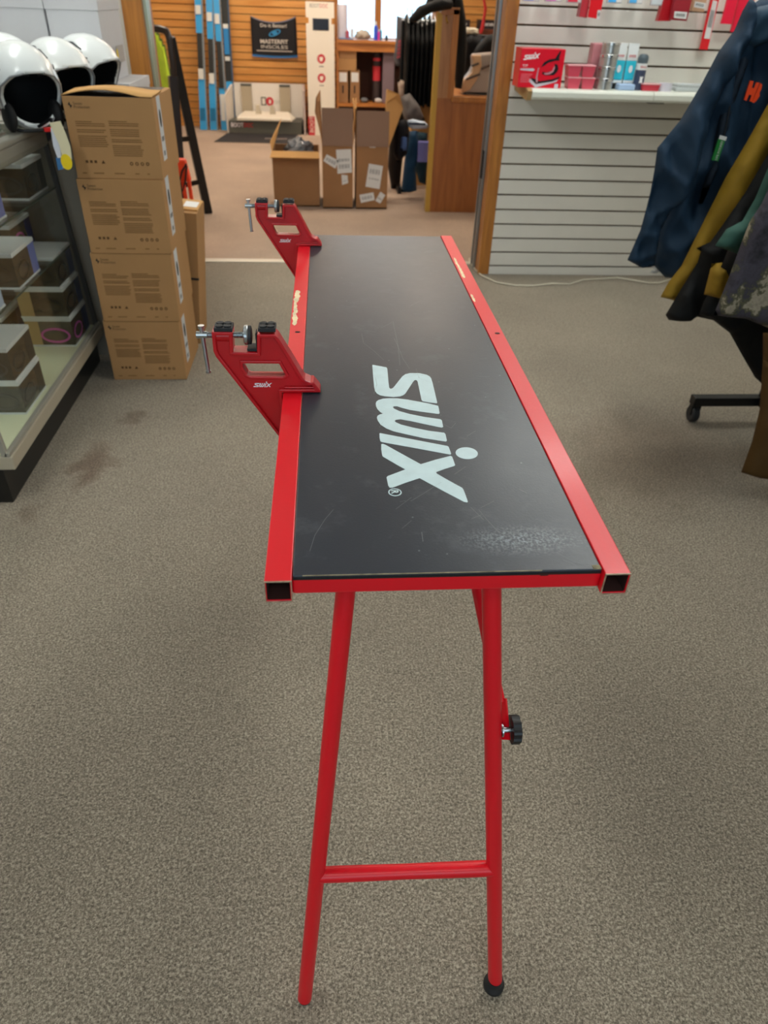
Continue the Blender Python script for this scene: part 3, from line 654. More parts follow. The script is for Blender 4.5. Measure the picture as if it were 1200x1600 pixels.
# tins
p = Y(945, 133, 3.94)
t0 = thing('wax_tin', (p.x, 3.96, SZ), 'bottom silver tin of the stack of four', 'tin', 'stacked silver tins on the shelf')
part('tin', MB().lathe([(.040,0),(.042,.002),(.042,.036),(.040,.038)], n=32), mat('tin_metal', '#c9c9c6', .28, metal=.85), t0, world=False)
part('lid', MB().lathe([(.044,.036),(.044,.046),(.041,.048),(0,.048)], n=32), mat('tin_lid', '#dcdcda', .2, metal=.9), t0, world=False)
for k in range(1, 4): dup(t0, (p.x+.0015*k, 3.96+.001*k, SZ+.0485*k), ['', 'second lowest silver tin of the stack of four', 'second highest silver tin of the stack of four', 'topmost silver tin of the stack of four'][k])
p = Y(927, 128, 4.02)
single('red_blister_pack', MB().box((p.x-.03, 4.02, SZ), (p.x+.045, 4.08, SZ+.185)), mat('pink_translucent', '#b87a80', .4), 'dull pink plastic pack standing behind the silver tins', 'package', bevel=.006)
# tubes
t0 = None
TURQ = mat('turquoise_print', '#2fc0d8', .35, coat=.2)
for k, px in enumerate((962, 980)):
    p = Y(px, 126, 4.0)
    if t0 is None:
        t0 = thing('cream_tube', (p.x, 4.0, SZ), 'left turquoise and white cream tube with black cap, next to the silver tins', 'tube', 'turquoise tubes on the shelf')
        part('cap', MB().lathe([(.016,0),(.017,.003),(.017,.024),(.015,.026)]), BLACK, t0, world=False)
        def tub(z0, z1, r0, r1):
            return MB().hexa([(-.024,-r0,z0),(.024,-r0,z0),(.024,r0,z0),(-.024,r0,z0),(-.027,-r1,z1),(.027,-r1,z1),(.027,r1,z1),(-.027,r1,z1)])
        part('lower_band', tub(.024,.038,.016,.015), WHITE, t0, world=False, bevel=.004)
        part('printed_body', tub(.038,.12,.0155,.010), TURQ, t0, world=False, bevel=.004)
        part('upper_band', tub(.12,.19,.010,.0015), WHITE, t0, world=False, bevel=.001)
        text_part('printed_logo', 'SWIX', (-.018,-.0105,.133), UX, UZ, mat('print_red', '#c81020', .4), t0, width=.036, world=False, bold=.02)
        part('drop_print', MB().prism(circ((0,.085), .010, .016, 14), (0,-.0145,0), UX, UZ, (0,-.0006,0)), WP, t0, world=False)
    else: dup(t0, (p.x, 4.0, SZ), 'right turquoise and white cream tube with black cap, next to the dark spray can')
# spray can
p = Y(997, 131, 3.97)
t0 = thing('spray_can', (p.x, 3.97, SZ), 'small dark blue spray can with white band and domed silver cap', 'can')
part('can', MB().lathe([(.024,0),(.026,.003),(.026,.105),(.024,.110)]), mat('navy_print', '#3c4660', .35, coat=.3), t0, world=False)
part('label_band', MB().lathe([(.0264,.085),(.0264,.112)]), WHITE, t0, world=False)
part('cap', MB().lathe([(.0255,.112),(.0255,.135),(.020,.146),(.012,.150),(0,.151)]), mat('cap_grey', '#5d6a72', .3, metal=.3), t0, world=False)
text_part('printed_logo', 'SWIX', (-.015,-.0268,.093), UX, UZ, mat('print_red', '#c81020', .4), t0, width=.030, world=False, bold=.02)
part('snowflake_print', MB().prism([(.012*math.cos(k*PI/4)*(1 if k % 2 else .5), .045+.02*math.sin(k*PI/4)*(1 if k % 2 else .6)) for k in range(8)], (0,-.0264,0), UX, UZ, (0,-.0006,0)), WP, t0, world=False)
p = Y(979, 135, 3.93); single('wax_block', MB().box((p.x-.04, 3.93, SZ), (p.x+.045, 3.98, SZ+.026)), mat('pale_blue_wax', '#a9c3e6', .35), 'pale blue wax block lying in front of the turquoise tubes', 'wax block', bevel=.006)
p = Y(1017, 136, 3.93); t0 = thing('wax_tray', (p.x, 3.96, SZ), 'red wax tray with clear lid lying right of the spray can', 'tray')
part('tray', MB().hexa([(-.04,-.03,0),(.04,-.03,0),(.04,.03,0),(-.04,.03,0),(-.046,-.034,.026),(.046,-.034,.026),(.046,.034,.026),(-.046,.034,.026)]), mat('red_wax', '#d5394c', .3, coat=.3), t0, world=False, bevel=.003)
part('lid', MB().box((-.048,-.036,.026),(.048,.036,.031)), mat('lid_pinkish', '#e6a7ab', .2), t0, world=False, bevel=.001)
p = Y(1043, 137, 3.93); t0 = thing('tape_roll', (p.x, 3.96, SZ), 'clear round roll lying between the red wax tray and the grey pads', 'roll')
part('roll', MB().ring(circ((0,0), .032, n=32), circ((0,0), .02, n=32), (0,0,0), (1,0,0), (0,1,0), (0,0,.034)), mat('clear_roll', '#d3d0dc', .2), t0, world=False)
part('core', MB().ring(circ((0,0), .0199, n=32), circ((0,0), .017, n=32), (0,0,.001), (1,0,0), (0,1,0), (0,0,.031)), WHITEB, t0, world=False)
p = Y(1075, 137, 3.94); single('grey_pad', MB().box((p.x-.05, 3.96, SZ), (p.x+.1, 4.03, SZ+.018)).box((p.x-.045, 3.962, SZ+.018), (p.x+.095, 4.028, SZ+.032)), mat('pad_grey', '#b9bfc0', .5), 'flat grey pads lying at the right of the shelf beside the jacket', 'pad', bevel=.004)

# hanging packages: (px_left, px_right, py_bottom, colour, label, y, extra height, name)
HANG = [(818, 833, 1.5, '#8ea0e8', 'pale blue hanging pack, leftmost in the top row beside the doorway post', 4.05),
        (853, 868, 2.0, '#e884d8', 'pink hanging pack, second from the doorway post in the top row', 4.05),
        (887, 902, 4.0, '#e0304a', 'small red hanging pack, third from the doorway post in the top row', 4.05),
        (950, 962, 4.5, '#48b0f0', 'bright blue hanging pack just right of the red bar-coded card', 4.05),
        (983, 994, 5.5, '#5ab4f0', 'bright blue hanging pack, second to the right of the red bar-coded card', 4.05),
        (1018, 1042, 8.5, '#c9d2d6', 'grey white bar-coded pack left of the big dark red pack', 4.05)]
for (pa, pb_, py, c, lab, yy) in HANG:
    a, b = Y(pa, py, yy), Y(pb_, py, yy)
    t0 = thing('hanging_package', ((a.x+b.x)/2, yy, a.z), lab, 'package', 'packages hanging on the white slatted wall')
    part('pouch', MB().box((a.x-.004, yy, a.z), (b.x+.03, yy+.018, a.z+.16)), mat('clear_pouch', '#c6c6cc', .25), t0, bevel=.003)
    part('card', MB().box((a.x, yy-.001, a.z+.003), (b.x, yy+.0002, a.z+.15)), mat('pack_'+c, c, .4), t0)
    part('price_label', MB().box((b.x+.002, yy-.001, a.z+.003), (b.x+.026, yy+.0002, a.z+.04)), PAPER, t0)
    part('peg_hook', MB().tube([(a.x+.02, 4.17, a.z+.165), (a.x+.02, yy-.03, a.z+.165)], .0025, 8), STEEL, t0)
def hangcard(name, quad_px, yy, th, m, label, cat='package', white=None, extra_up=.12):
    q = [Y(px, py, yy) for px, py in quad_px]   # bl, br, tr, tl in the plane
    t0 = thing(name, ((q[0].x+q[1].x)/2, yy, min(q[0].z, q[1].z)), label, cat, 'packages hanging on the white slatted wall')
    up = Vector((0, 0, extra_up)); a, b, c, d = q[0], q[1], q[2]+up, q[3]+up
    back = Vector((0, th, 0)); part('card', MB().hexa([a, b, b+back, a+back, d, c, c+back, d+back]), m, t0, bevel=.001)
    if white:
        w4 = [Y(px, py, yy-.0012) for px, py in white]; part('price_label', MB().add(w4, [(0,1,2,3)]), PAPER, t0, fixn=False)
        lb = MB(); a_, b_, c_, d_ = w4
        for k in range(9):
            u0, u1 = .12+k*.085, .12+k*.085+.03+.02*(k % 2)
            P0 = lambda u, v: (a_+(b_-a_)*u)*(1-v)+(d_+(c_-d_)*u)*v+Vector((0,-.0006,0))
            lb.add([P0(u0,.3), P0(u1,.3), P0(u1,.75), P0(u0,.75)], [(0,1,2,3)])
        part('barcode', lb, INKB, t0, fixn=False)
    part('peg_hook', MB().tube([((d.x+c.x)/2, 4.17, d.z+.004), ((d.x+c.x)/2, yy-.02, d.z+.004)], .0025, 8), STEEL, t0)
    return t0
REDC = mat('pack_red', '#e31a25', .3, coat=.3); REDD = mat('pack_darkred', '#b5121f', .35, coat=.2)
ht = hangcard('scraper_pack', [(905,26),(917,28),(922,0),(910,0)], 4.04, .05, mat('pack_dullred', '#b0505c', .35), 'dull pinkish red blister packs hanging behind the red bar-coded card')
mb = MB()
for k in range(4):
    a, b = Y(906+k*3, 26+k*.4, 4.0393), Y(911+k*3, 0, 4.0393); dx = Vector((.004,0,0)); mb.add([a, a+dx, b+dx+Vector((0,0,.1)), b+Vector((0,0,.1))], [(0,1,2,3)])
part('pack_edges', mb, REDC, ht, fixn=False)
hangcard('hanging_card', [(919,27),(937,30),(943,0),(923,0)], 4.0, .012, REDC, 'bright red card pack with white bar-code label, hanging above the silver tins', white=[(932,29.5),(937,30),(939,16),(934,15.5)])
hangcard('brush_pack', [(1028,33),(1048,33),(1052,0),(1040,0)], 4.04, .04, REDD, 'dark red pack partly behind the big dark red bar-coded pack')
hangcard('brush_pack', [(1049,31),(1073,33),(1082,0),(1052,0)], 3.99, .03, mat('pack_red2', '#9c2430', .35), 'big dark red pack with white bar-code label at its foot', white=[(1053,28),(1072,30),(1074,19),(1054,17.5)])
hangcard('cork_pack', [(1080,17),(1100,19),(1104,0),(1082,0)], 4.05, .03, mat('pack_tan', '#c49a78', .5), 'tan cork pack with white label right of the big dark red pack', white=[(1084,11),(1101,14),(1103,5),(1086,2)])
hangcard('ruler_pack', [(1093,77),(1106,78),(1123,0),(1110,0)], 4.10, .01, REDC, 'long narrow red card with white centre strip hanging furthest down', white=[(1100,60),(1109,61),(1121,2),(1114,0)], extra_up=.06)
hangcard('glove_pack', [(1128,37),(1143,38),(1152,0),(1138,0)], 4.04, .02, mat('pack_hotred', '#f01840', .35), 'bright red hanging pack with grey strip beside the blue jacket', white=None)
g0 = hangcard('glove_pack', [(1143,50),(1165,50),(1180,0),(1152,0)], 4.06, .02, mat('pack_hotred', '#f01840', .35), 'bright red hanging pack touching the shoulder of the blue jacket')

# ================================================================== DISPLAY CASE
CX0, CX1, CY0, CY1, CZ = -1.45, -.945, 1.872, 2.93, .905
GX = lambda z: -.957-(z-.16)*.06
case = thing('display_case', (-1.2, 2.4, 0), 'glass display case with aluminium frame and black base, left of the bench', 'display case')
part('base', MB().box((CX0, CY0+.0, 0), (-.982, CY1, .118)), mat('black_kick', '#0e0e0f', .35, coat=.2), case, bevel=.002)
part('deck', MB().box((CX0, CY0, .118), (CX1, CY1, .163)), mat('deck_edge', '#bdb49f', .4, metal=.2), case, bevel=.004)
part('deck_floor', MB().box((CX0+.01, CY0+.015, .163), (CX1-.018, CY1-.01, .1665)), mat('deck_cream', '#f0f0cc', .5), case)
part('bottom_channel', MB().box((CX1-.018, CY0, .1635), (CX1-.004, CY1, .176)), ALUGREY, case, bevel=.001)
gx0, gx1 = GX(.17), GX(.85)
part('front_glass', MB().hexa([(gx0-.005,CY0+.01,.170),(gx0,CY0+.01,.170),(gx0,CY1-.01,.170),(gx0-.005,CY1-.01,.170),(gx1-.005,CY0+.01,.86),(gx1,CY0+.01,.86),(gx1,CY1-.01,.86),(gx1-.005,CY1-.01,.86)]), GLASS, case)
part('end_glass', MB().box((CX0+.01, CY0+.004, .17), (gx1-.01, CY0+.009, .86)), GLASS, case)
part('end_glass', MB().box((CX0+.01, CY1-.009, .17), (gx1-.01, CY1-.004, .86)), GLASS, case)
part('top_rail', MB().box((-1.035, CY0, .885), (-.992, CY1+.0, CZ)).box((-1.03, CY0, .835), (-.998, CY1, .885)), ALU, case, bevel=.006)
part('top_rail', MB().box((CX0, CY1-.04, .845), (-1.035, CY1, CZ)), ALU, case, bevel=.004)
part('top_rail', MB().box((CX0, CY0, .845), (-1.035, CY0+.04, CZ)), ALU, case, bevel=.004)
part('top_rail', MB().box((CX0, CY0+.04, .845), (CX0+.04, CY1-.04, CZ)), ALU, case, bevel=.004)
part('rail_end_cap', MB().lathe([(.026,0),(.026,.012),(.02,.016)], (-1.012, CY1, .868), (0,1,0)), BLACK, case)
part('top_glass', MB().box((CX0+.04, CY0+.04, CZ-.008), (-1.035, CY1-.04, CZ)), GLASS, case)
part('post', MB().bar((gx0-.008, CY0+.008, .165), (gx1-.008, CY0+.008, .845), .016, .016), ALUGREY, case)
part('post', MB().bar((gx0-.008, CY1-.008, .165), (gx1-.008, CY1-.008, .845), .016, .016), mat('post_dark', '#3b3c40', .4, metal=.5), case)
part('back_panel', MB().box((CX0, CY0, .163), (CX0+.01, CY1, .85)), mat('case_back', '#b5aa94', .7), case)
SH1, SH2 = .497, .700
for sz in (SH1, SH2):
    xg = GX(sz)-.012; part('glass_shelf', MB().box((CX0+.012, CY0+.015, sz-.006), (xg, CY1-.015, sz)), GLASS, case)
    part('shelf_edge', MB().box((xg, CY0+.015, sz-.006), (xg+.0015, CY1-.015, sz)), mat('glass_edge', '#4d5f58', .2), case)
# goggle boxes
BW, BD, BH = .17, .20, .113
GW = mat('goggle_window', '#45423a', .2, coat=.6, var=.3, vscale=20)
def goggle_box(label, side_hex, lens_hex):
    t = thing('goggle_box', (0,0,0), label, 'box', 'goggle boxes in the display case')
    part('carton', MB().box((-BW/2,-BD/2,.006),(BW/2,BD/2,BH-.012)), mat('goggle_kraft', '#c4a672', .7), t, world=False)
    part('lid', MB().box((-BW/2-.002,-BD/2-.002,BH-.013),(BW/2+.002,BD/2+.002,BH)), mat('goggle_lid', '#e6e7e6', .5), t, world=False, bevel=.001)
    part('base_tray', MB().box((-BW/2-.002,-BD/2-.002,0),(BW/2+.002,BD/2+.002,.007)), mat('goggle_lid', '#e6e7e6', .5), t, world=False)
    part('front_window', MB().box((-BW/2+.05,-BD/2-.0012,.007),(BW/2+.0012,-BD/2+.002,BH-.014)).box((BW/2-.002,-BD/2,.007),(BW/2+.0012,BD/2-.06,BH-.014)), GW, t, world=False)
    part('side_label', MB().box((BW/2-.001,BD/2-.058,.007),(BW/2+.0014,BD/2-.002,BH-.014)), mat('side_'+side_hex, side_hex, .4), t, world=False)
    if lens_hex:
        mb = MB().ring(circ((0,.045), .055, .03, 24), circ((0,.045), .047, .022, 24), (.02,-BD/2-.0015,0), (1,0,0), (0,0,1), (0,-.001,0))
        mb.ring(circ((0,.045), .05, .03, 24), circ((0,.045), .043, .022, 24), (BW/2+.0015,-.035,0), (0,1,0), (0,0,1), (.001,0,0))
        part('goggle_frame', mb, mat('lens_'+lens_hex, lens_hex, .3), t, world=False)
    return t
g1 = goggle_box('', '#3c3a35', '#4a4842'); g2 = goggle_box('', '#1e3570', '#2c2c28'); g3 = goggle_box('', '#7a86c8', '#3a362e'); g4 = goggle_box('', '#1e3570', '#e060b8')
gx = -.983-.004-BW/2
spots = [(g1, (gx, 2.235, .167), 'goggle box at the bottom of the nearer pair on the case floor'),
         (None, (gx-.005, 2.235, .167+BH), 'goggle box on top of the nearer pair on the case floor'),
         (None, (gx-BW-.01, 2.235, .167), 'goggle box at the bottom of the pair behind the nearer pair on the case floor'),
         (None, (gx-BW-.012, 2.235, .167+BH), 'goggle box on top of the pair behind the nearer pair on the case floor')]
for k, (o, l, lab) in enumerate(spots):
    if o: o.location = l; ORI[o.name] = Vector(l); o['label'] = lab
    else: dup(g1, l, lab)
g4.location = (-.972-.01-BW/2, 2.79, .167); g4['label'] = 'goggle box with pink goggles, lowest of the far stack of three'
g2.location = (-.975-.01-BW/2, 2.79, .167+BH); g2['label'] = 'middle goggle box of the far stack of three'
dup(g2, (-.982-.01-BW/2, 2.79, .167+2*BH), 'top goggle box of the far stack of three, pale lid showing')
g3.location = (-1.0-BW/2, 2.47, SH1); g3['label'] = 'goggle box with blue side label alone on the lower glass shelf'
dup(g3, (-1.02-BW/2, 2.36, SH2), 'goggle box with blue side label on the upper glass shelf')
dup(g3, (-1.25-BW/2, 2.55, SH2), 'goggle box at the back of the upper glass shelf')
dup(g1, (-1.02-BW/2, 2.78, SH2), 'goggle box at the far end of the upper glass shelf')
dup(g4, (-1.12-BW/2, 2.80, SH1), 'goggle box with pink goggles at the far end of the lower glass shelf')
dup(g2, (-1.23-BW/2, 2.78, .167), 'goggle box behind the far stack on the case floor')
g5 = goggle_box('white goggle box with blue print on the lower glass shelf, nearest the camera', '#b9c6dc', None); g5.location = (-.995-BW/2, 2.12, SH1)
part('printed_side', MB().box((BW/2+.0015, -BD/2+.01, .012), (BW/2+.002, .03, BH-.02)), mat('print_paleblue', '#d6dbe2', .4), g5, world=False)

# ================================================================== HELMETS
def helmet(label, stripe='#7a1a2a', shell_m=WHITE, yawv=0, loc=(0,0,0), pitch=0, name='ski_helmet'):
    t = thing(name, loc, label, 'helmet', 'ski helmets on the display counter')
    t.rotation_euler = (pitch, 0, yawv)
    # local: face towards -y, z up, base at z=0
    R = (.112, .142, .128); C = (0, 0, .125)
    def shape(mb):
        for v in mb.v:
            z = v.z-C[2]
            if z < 0: k = 1+z*.9; v.x *= k; v.y *= (1+z*.5)
        return mb
    outer = shape(MB().ell(C, R, 56, 36)); inn = shape(MB().ell(C, tuple(r-.012 for r in R), 48, 30))
    PX = lambda pr: MB().prism(pr, (-.3, 0, 0), (0,1,0), (0,0,1), (.6, 0, 0))
    prof = [(-.30, .172), (-.126, .172), (-.105, .162), (-.078, .136), (-.058, .105), (-.048, .078), (-.050, .050), (-.062, .020), (-.078, -.03), (-.30, -.03)]
    open_ = boolean(boolean(outer, PX(prof)), inn)
    low = [(.3, .105), (.08, .092), (.01, .066), (-.028, .030), (-.040, -.05), (.3, -.05)]
    part('shell', boolean(open_, PX(low)), shell_m, t, world=False)
    LN = mat('helmet_liner', '#0f1012', .7)
    def trimmed(d, keep):
        mb = shape(MB().ell(C, tuple(r-d for r in R), 96, 64)); o_ = MB()
        o_.v = mb.v
        for f in mb.f:
            c_ = sum((mb.v[k] for k in f), Vector())/len(f)
            if keep(c_.y, c_.z): o_.f.append(f); o_.smooth.append(True)
        return o_
    pexp = [(a+(.004 if k not in (0, 9) else 0), b+(-.004 if k < 6 else 0)) for k, (a, b) in enumerate(prof)]
    part('liner', trimmed(.0150, lambda y_, z_: not inside((y_, z_), pexp)), LN, t, world=False, fixn=False)
    lowp = [(.3, .115), (.08, .102), (.01, .076), (-.024, .040), (-.045, -.05), (.3, -.05)]
    part('lower_shell', trimmed(.003, lambda y_, z_: inside((y_, z_), lowp)), LN, t, world=False, fixn=False)
    for sx in (-1, 1):
        part('ear_pad', MB().ell((sx*.076, -.035, .045), (.020, .040, .045), 20, 14), mat('helmet_liner', '#141517', .7), t, world=False)
        # edge trim along the opening
        def sp(y_, z_):
            zz_ = z_-C[2]; kx = 1+zz_*.9 if zz_ < 0 else 1; ky = (1+zz_*.5) if zz_ < 0 else 1
            q = 1-(y_/ky/R[1])**2-(zz_/R[2])**2; return Vector((sx*R[0]*math.sqrt(max(q, 0))*kx, y_, z_))
        seq = [(-.127, .171), (-.105, .161), (-.078, .135), (-.058, .104), (-.048, .077), (-.050, .050), (-.060, .024)]
        part('edge_trim', MB().tube([sp(a, b) for a, b in seq], .0032, 8), mat('trim_grey', '#8b8d90', .4), t, world=False)
        part('side_graphic', MB().tube([sp(-.03, .062), sp(-.005, .070), sp(.03, .086)], [.002, .006, .001], 8), mat('g_'+stripe, stripe, .4), t, world=False)
        part('vent', MB().tube([sp(-.05+.0, .205), sp(-.01, .222), sp(.035, .222), sp(.06, .212)], [.003, .0065, .006, .002], 8), mat('vent_dark', '#3c4146', .6), t, world=False)
        part('vent', MB().tube([sp(-.075, .178), sp(-.045, .184)], [.003, .004], 8), mat('vent_dark', '#3c4146', .6), t, world=False)
    part('chin_strap', MB().tube([(-.075,-.03,.01),(-.05,-.06,-.004+.01),(0,-.075,.006),(.05,-.06,.006),(.075,-.03,.01)], .005, 8), BLACK, t, world=False)
    part('strap_buckle', MB().box((.01,-.083,.001),(.05,-.066,.014)), mat('buckle_red', '#e01818', .4), t, world=False, bevel=.002)
    return t
helmet('white ski helmet with dark red side stripe, nearest on the display case', yawv=math.radians(38), loc=(-.985, 2.77, .906))
helmet('white ski helmet between the nearest helmet and the one by the cartons', '#24306a', yawv=math.radians(48), loc=(-.95, 3.04, .905))
helmet('white ski helmet with navy splashes, directly behind the top brown carton', '#24306a', yawv=math.radians(66), loc=(-.925, 3.34, .905))
helmet('white ski helmet at the back beside the white cartons, mostly hidden', yawv=math.radians(60), loc=(-1.19, 3.22, .905))
helmet('black ski helmet at the left edge of the display case', '#303034', shell_m=mat('helmet_black', '#26262a', .35), yawv=math.radians(20), loc=(-1.11, 2.53, .906))
# the tag on the strap
hx_ = X(100, 195, -.92)
hp = Y(104, 193, 2.66)
tg = thing('hang_tag', (hp.x, hp.y, .78), 'cream and blue swing tag with a yellow dot hanging from the nearest helmet', 'tag')
def qd(pxs, y): return [Y(px, py, y) for px, py in pxs]
def slab(pxs, y, th):
    q = qd(pxs, y); n = len(q); b = [v+Vector((0, th, 0)) for v in q]
    return MB().add(q+b, [tuple(range(n)), tuple(range(2*n-1, n-1, -1))]+[(k, (k+1) % n, n+(k+1) % n, n+k) for k in range(n)])
part('front_card', slab([(77,192),(94,189),(103,210),(110,230),(112,248),(110,260),(103,264),(98,262),(97,244),(92,225),(83,206)], 2.66, .002), mat('tag_cream', '#e3d9b4', .5), tg)
part('back_card', slab([(79,200),(86,203),(92,222),(96,246),(90,247),(83,228)], 2.665, .002), mat('tag_white', '#dfe2ec', .5), tg)
part('blue_card', slab([(87,246),(97,247),(99,264),(91,266)], 2.668, .002), mat('tag_blue', '#3d79b0', .5), tg)
yc = Y(104, 253, 2.6595); part('yellow_dot', MB().prism(circ((0,0), .018, .024, 20), yc, (1,0,0), (0,0,1), (0,-.0008,0)), mat('tag_yellow', '#f2d40c', .5), tg)
part('strap', MB().tube([Vector((-.94, 2.70, .925)), Y(80, 186, 2.675), Y(82, 198, 2.664)], .005, 8), BLACK, tg)

# ================================================================== COUNTER AND WHITE CARTONS BEHIND
ct = thing('store_counter', (-1.2, 3.4, 0), 'low counter behind the display case carrying helmets and white cartons', 'counter')
part('body', MB().box((-1.6, 3.0, 0), (-.79, 4.0, .88)), mat('counter_grey', '#8f877a', .7), ct)
part('worktop', MB().box((-1.62, 2.98, .88), (-.775, 4.02, .904)), mat('counter_top', '#a9a398', .5), ct, bevel=.003)
def carton(x0, x1, y0, y1, z0, z1, m, label, group, name='shoe_carton'):
    t = thing(name, ((x0+x1)/2, (y0+y1)/2, z0), label, 'carton', group)
    part('carton_body', MB().box((x0, y0, z0), (x1, y1, z1-.03)), m, t, bevel=.002)
    part('lid', MB().box((x0-.003, y0-.003, z1-.035), (x1+.003, y1+.003, z1)), m, t, bevel=.002)
    return t
q0, q1 = Y(80, 60, 3.45), Y(160, 60, 3.45)
WG = 'white cartons on the counter'
t = carton(q0.x, q1.x, 3.45, 3.80, .985, 1.262, WHITEB, 'right-hand large white carton behind the helmets', WG)
yl = X(184, 85, q1.x+.0035)
part('yellow_label', MB().prism(circ((yl.y, yl.z), .013, .02, 16), (q1.x+.0035, 0, 0), (0,1,0), (0,0,1), (.0006,0,0)), mat('tag_yellow', '#f2d40c', .5), t)
part('grey_label', MB().box((q1.x+.003, yl.y-.01, yl.z-.03), (q1.x+.0034, yl.y+.12, yl.z+.03)), mat('label_grey', '#b3aca6', .6), t)
carton(q0.x-.335, q0.x-.008, 3.45, 3.80, .985, 1.262, WHITEB, 'left-hand large white carton behind the helmets', WG)
carton(q0.x-.28, q0.x+.05, 3.45, 3.78, 1.264, 1.44, WHITEB, 'white carton lying on top of the two large white cartons', WG)
q2 = Y(212, 110, 3.62)
carton(-1.42, q2.x, 3.46, 3.86, .904, .984, WHITEB, 'flat white carton under the large white cartons', WG)

# ================================================================== STACK OF FOUR BROWN CARTONS
heads = [(-.883, -.604, 2.745, 0, .2475, 0), (-.878, -.568, 2.742, .2485, .507, 0), (-.874, -.571, 2.740, .508, .760, 0), (-.868, -.588, 2.745, .761, 1.010, 0)]
LAB = ['bottom brown carton of the stack of four beside the display case', 'second brown carton from the floor in the stack of four', 'third brown carton from the floor in the stack of four', 'top brown carton of the stack, its lid bulging open']
random.seed(5)
for k, (x0, x1, y0, z0, z1, _) in enumerate(heads):
    x0 = -.880+.006*k; x1 = x0+.292; dp = .34
    t = thing('helmet_carton', ((x0+x1)/2, y0+dp/2, z0), LAB[k], 'carton', 'brown helmet cartons stacked on the floor')
    body = part('carton_body', MB().box((x0, y0, z0), (x1, y0+dp, z1)), KRAFT, t, bevel=.002)
    if k == 3:
        # bulging flap
        mb = MB(); n = 14; vs = []
        for i in range(n+1):
            u = i/n; x = x0+(x1-x0)*u; h = .018*math.sin(PI*min(1, u*1.15))**1 if u*1.15 < 1 else 0
            vs += [(x, y0-.001, z1+.001+max(0, h)), (x, y0+dp/2, z1+.004+max(0, h)*.6), (x, y0-.001, z1+.004+max(0, h)), (x, y0+dp/2, z1+.008+max(0, h)*.6)]
        fs = []
        for i in range(n):
            a = i*4; b = a+4; fs += [(a, b, b+1, a+1), (a+2, a+3, b+3, b+2), (a, a+2, b+2, b), (a+1, b+1, b+3, a+3)]
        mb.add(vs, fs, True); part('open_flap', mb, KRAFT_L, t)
        part('gap', MB().box((x0+.01, y0+.004, z1-.001), (x1-.02, y0+dp-.01, z1+.001)), BLACK, t)
    W_c, H_c = x1-x0, z1-z0; o = Vector((x0, y0-.0003, z0))
    mb = MB()
    def line(u, v, wu, th=.0028): rectp(mb, o+Vector((W_c*u, 0, H_c*v)), UX, UZ, W_c*wu, th)
    for r_ in range(13):
        if r_ in (3, 6): continue
        line(.10, .70-.026*r_*.95, .30+.03*random.random()-(.12 if r_ == 0 else 0))
    for r_ in range(18):
        if r_ in (3, 8, 11): continue
        line(.47, .71-.0245*r_, .32+.03*random.random()-(.14 if r_ == 0 else 0))
    for u, wu in ((.07,.05),(.2,.12),(.44,.12),(.68,.05),(.82,.03)): line(u, .065, wu, .0035)
    part('printed_text', mb, INK, body, fixn=False)
    mb = MB()
    for j in range(4): mb.prism(circ((W_c*(.655+.062*j), H_c*.20), .0058, n=14), o, UX, UZ, (0,-.0003,0), holes=[circ((W_c*(.655+.062*j), H_c*.20), .0030, n=8)])
    for j in range(3): mb.prism([(W_c*(.13+.05*j), H_c*.2), (W_c*(.16+.05*j), H_c*.2), (W_c*(.16+.05*j), H_c*.235), (W_c*(.13+.05*j), H_c*.235)], o, UX, UZ, (0,-.0003,0))
    mb.prism([(W_c*.31, H_c*.195), (W_c*.355, H_c*.195), (W_c*.333, H_c*.24)], o, UX, UZ, (0,-.0003,0))
    part('printed_symbols', mb, mat('brown_print_dark', '#5c4022', .9), body, fixn=False)
    mb = MB().prism([(W_c*.055, H_c*.90), (W_c*.075, H_c*.935), (W_c*.082, H_c*.90), (W_c*.102, H_c*.895), (W_c*.078, H_c*.855), (W_c*.075, H_c*.89)], o, UX, UZ, (0,-.0003,0))
    part('printed_logo', mb, INKB, body, fixn=False)
    text_part('printed_brand', 'Sweet\nProtection', o+Vector((W_c*.115, 0, H_c*.86)), UX, UZ, mat('print_faded', '#4a3a28', .9), body, height=H_c*.075)
    # long label on the right side
    mb = MB(); 
    ly = y0+.055
    part('side_label', MB().box((x1-.0002, ly, z0+.05), (x1+.0006, ly+.06, z1-.002)), mat('label_white', '#c9cdd0', .5), t)
    part('label_picture', MB().prism(circ((ly+.03, z0+.18), .014, .028, 16), (x1+.0006, 0, 0), (0,1,0), (0,0,1), (.0005,0,0)), INKB, t)
    part('label_print', MB().box((x1+.0005, ly+.01, z0+.11), (x1+.001, ly+.05, z0+.125)).box((x1+.0005, ly+.015, z0+.065), (x1+.001, ly+.04, z0+.08)), mat('print_grey2', '#6a6c70', .6), t)
# leaning brown carton behind
t = thing('tall_carton', (-.70, 3.2, 0), 'taller brown carton leaning right behind the stack of four', 'carton')
Mx = Matrix.Translation((-.60, 3.12, 0)) @ Matrix.Rotation(math.radians(5.2), 4, 'Y')
part('carton_body', MB().box((-.24, 0, .0), (.015, .22, .565), Mx), KRAFT, t, bevel=.002)
part('open_flap', MB().box((-.22, .03, .566), (.014, .2, .572), Mx), KRAFT_L, t)
part('white_label', MB().box((-.05, .07, .5725), (.005, .16, .5732), Mx), PAPER, t)
part('black_strap', MB().box((-.02, -.001, .29), (.016, .01, .30), Mx), BLACK, t)

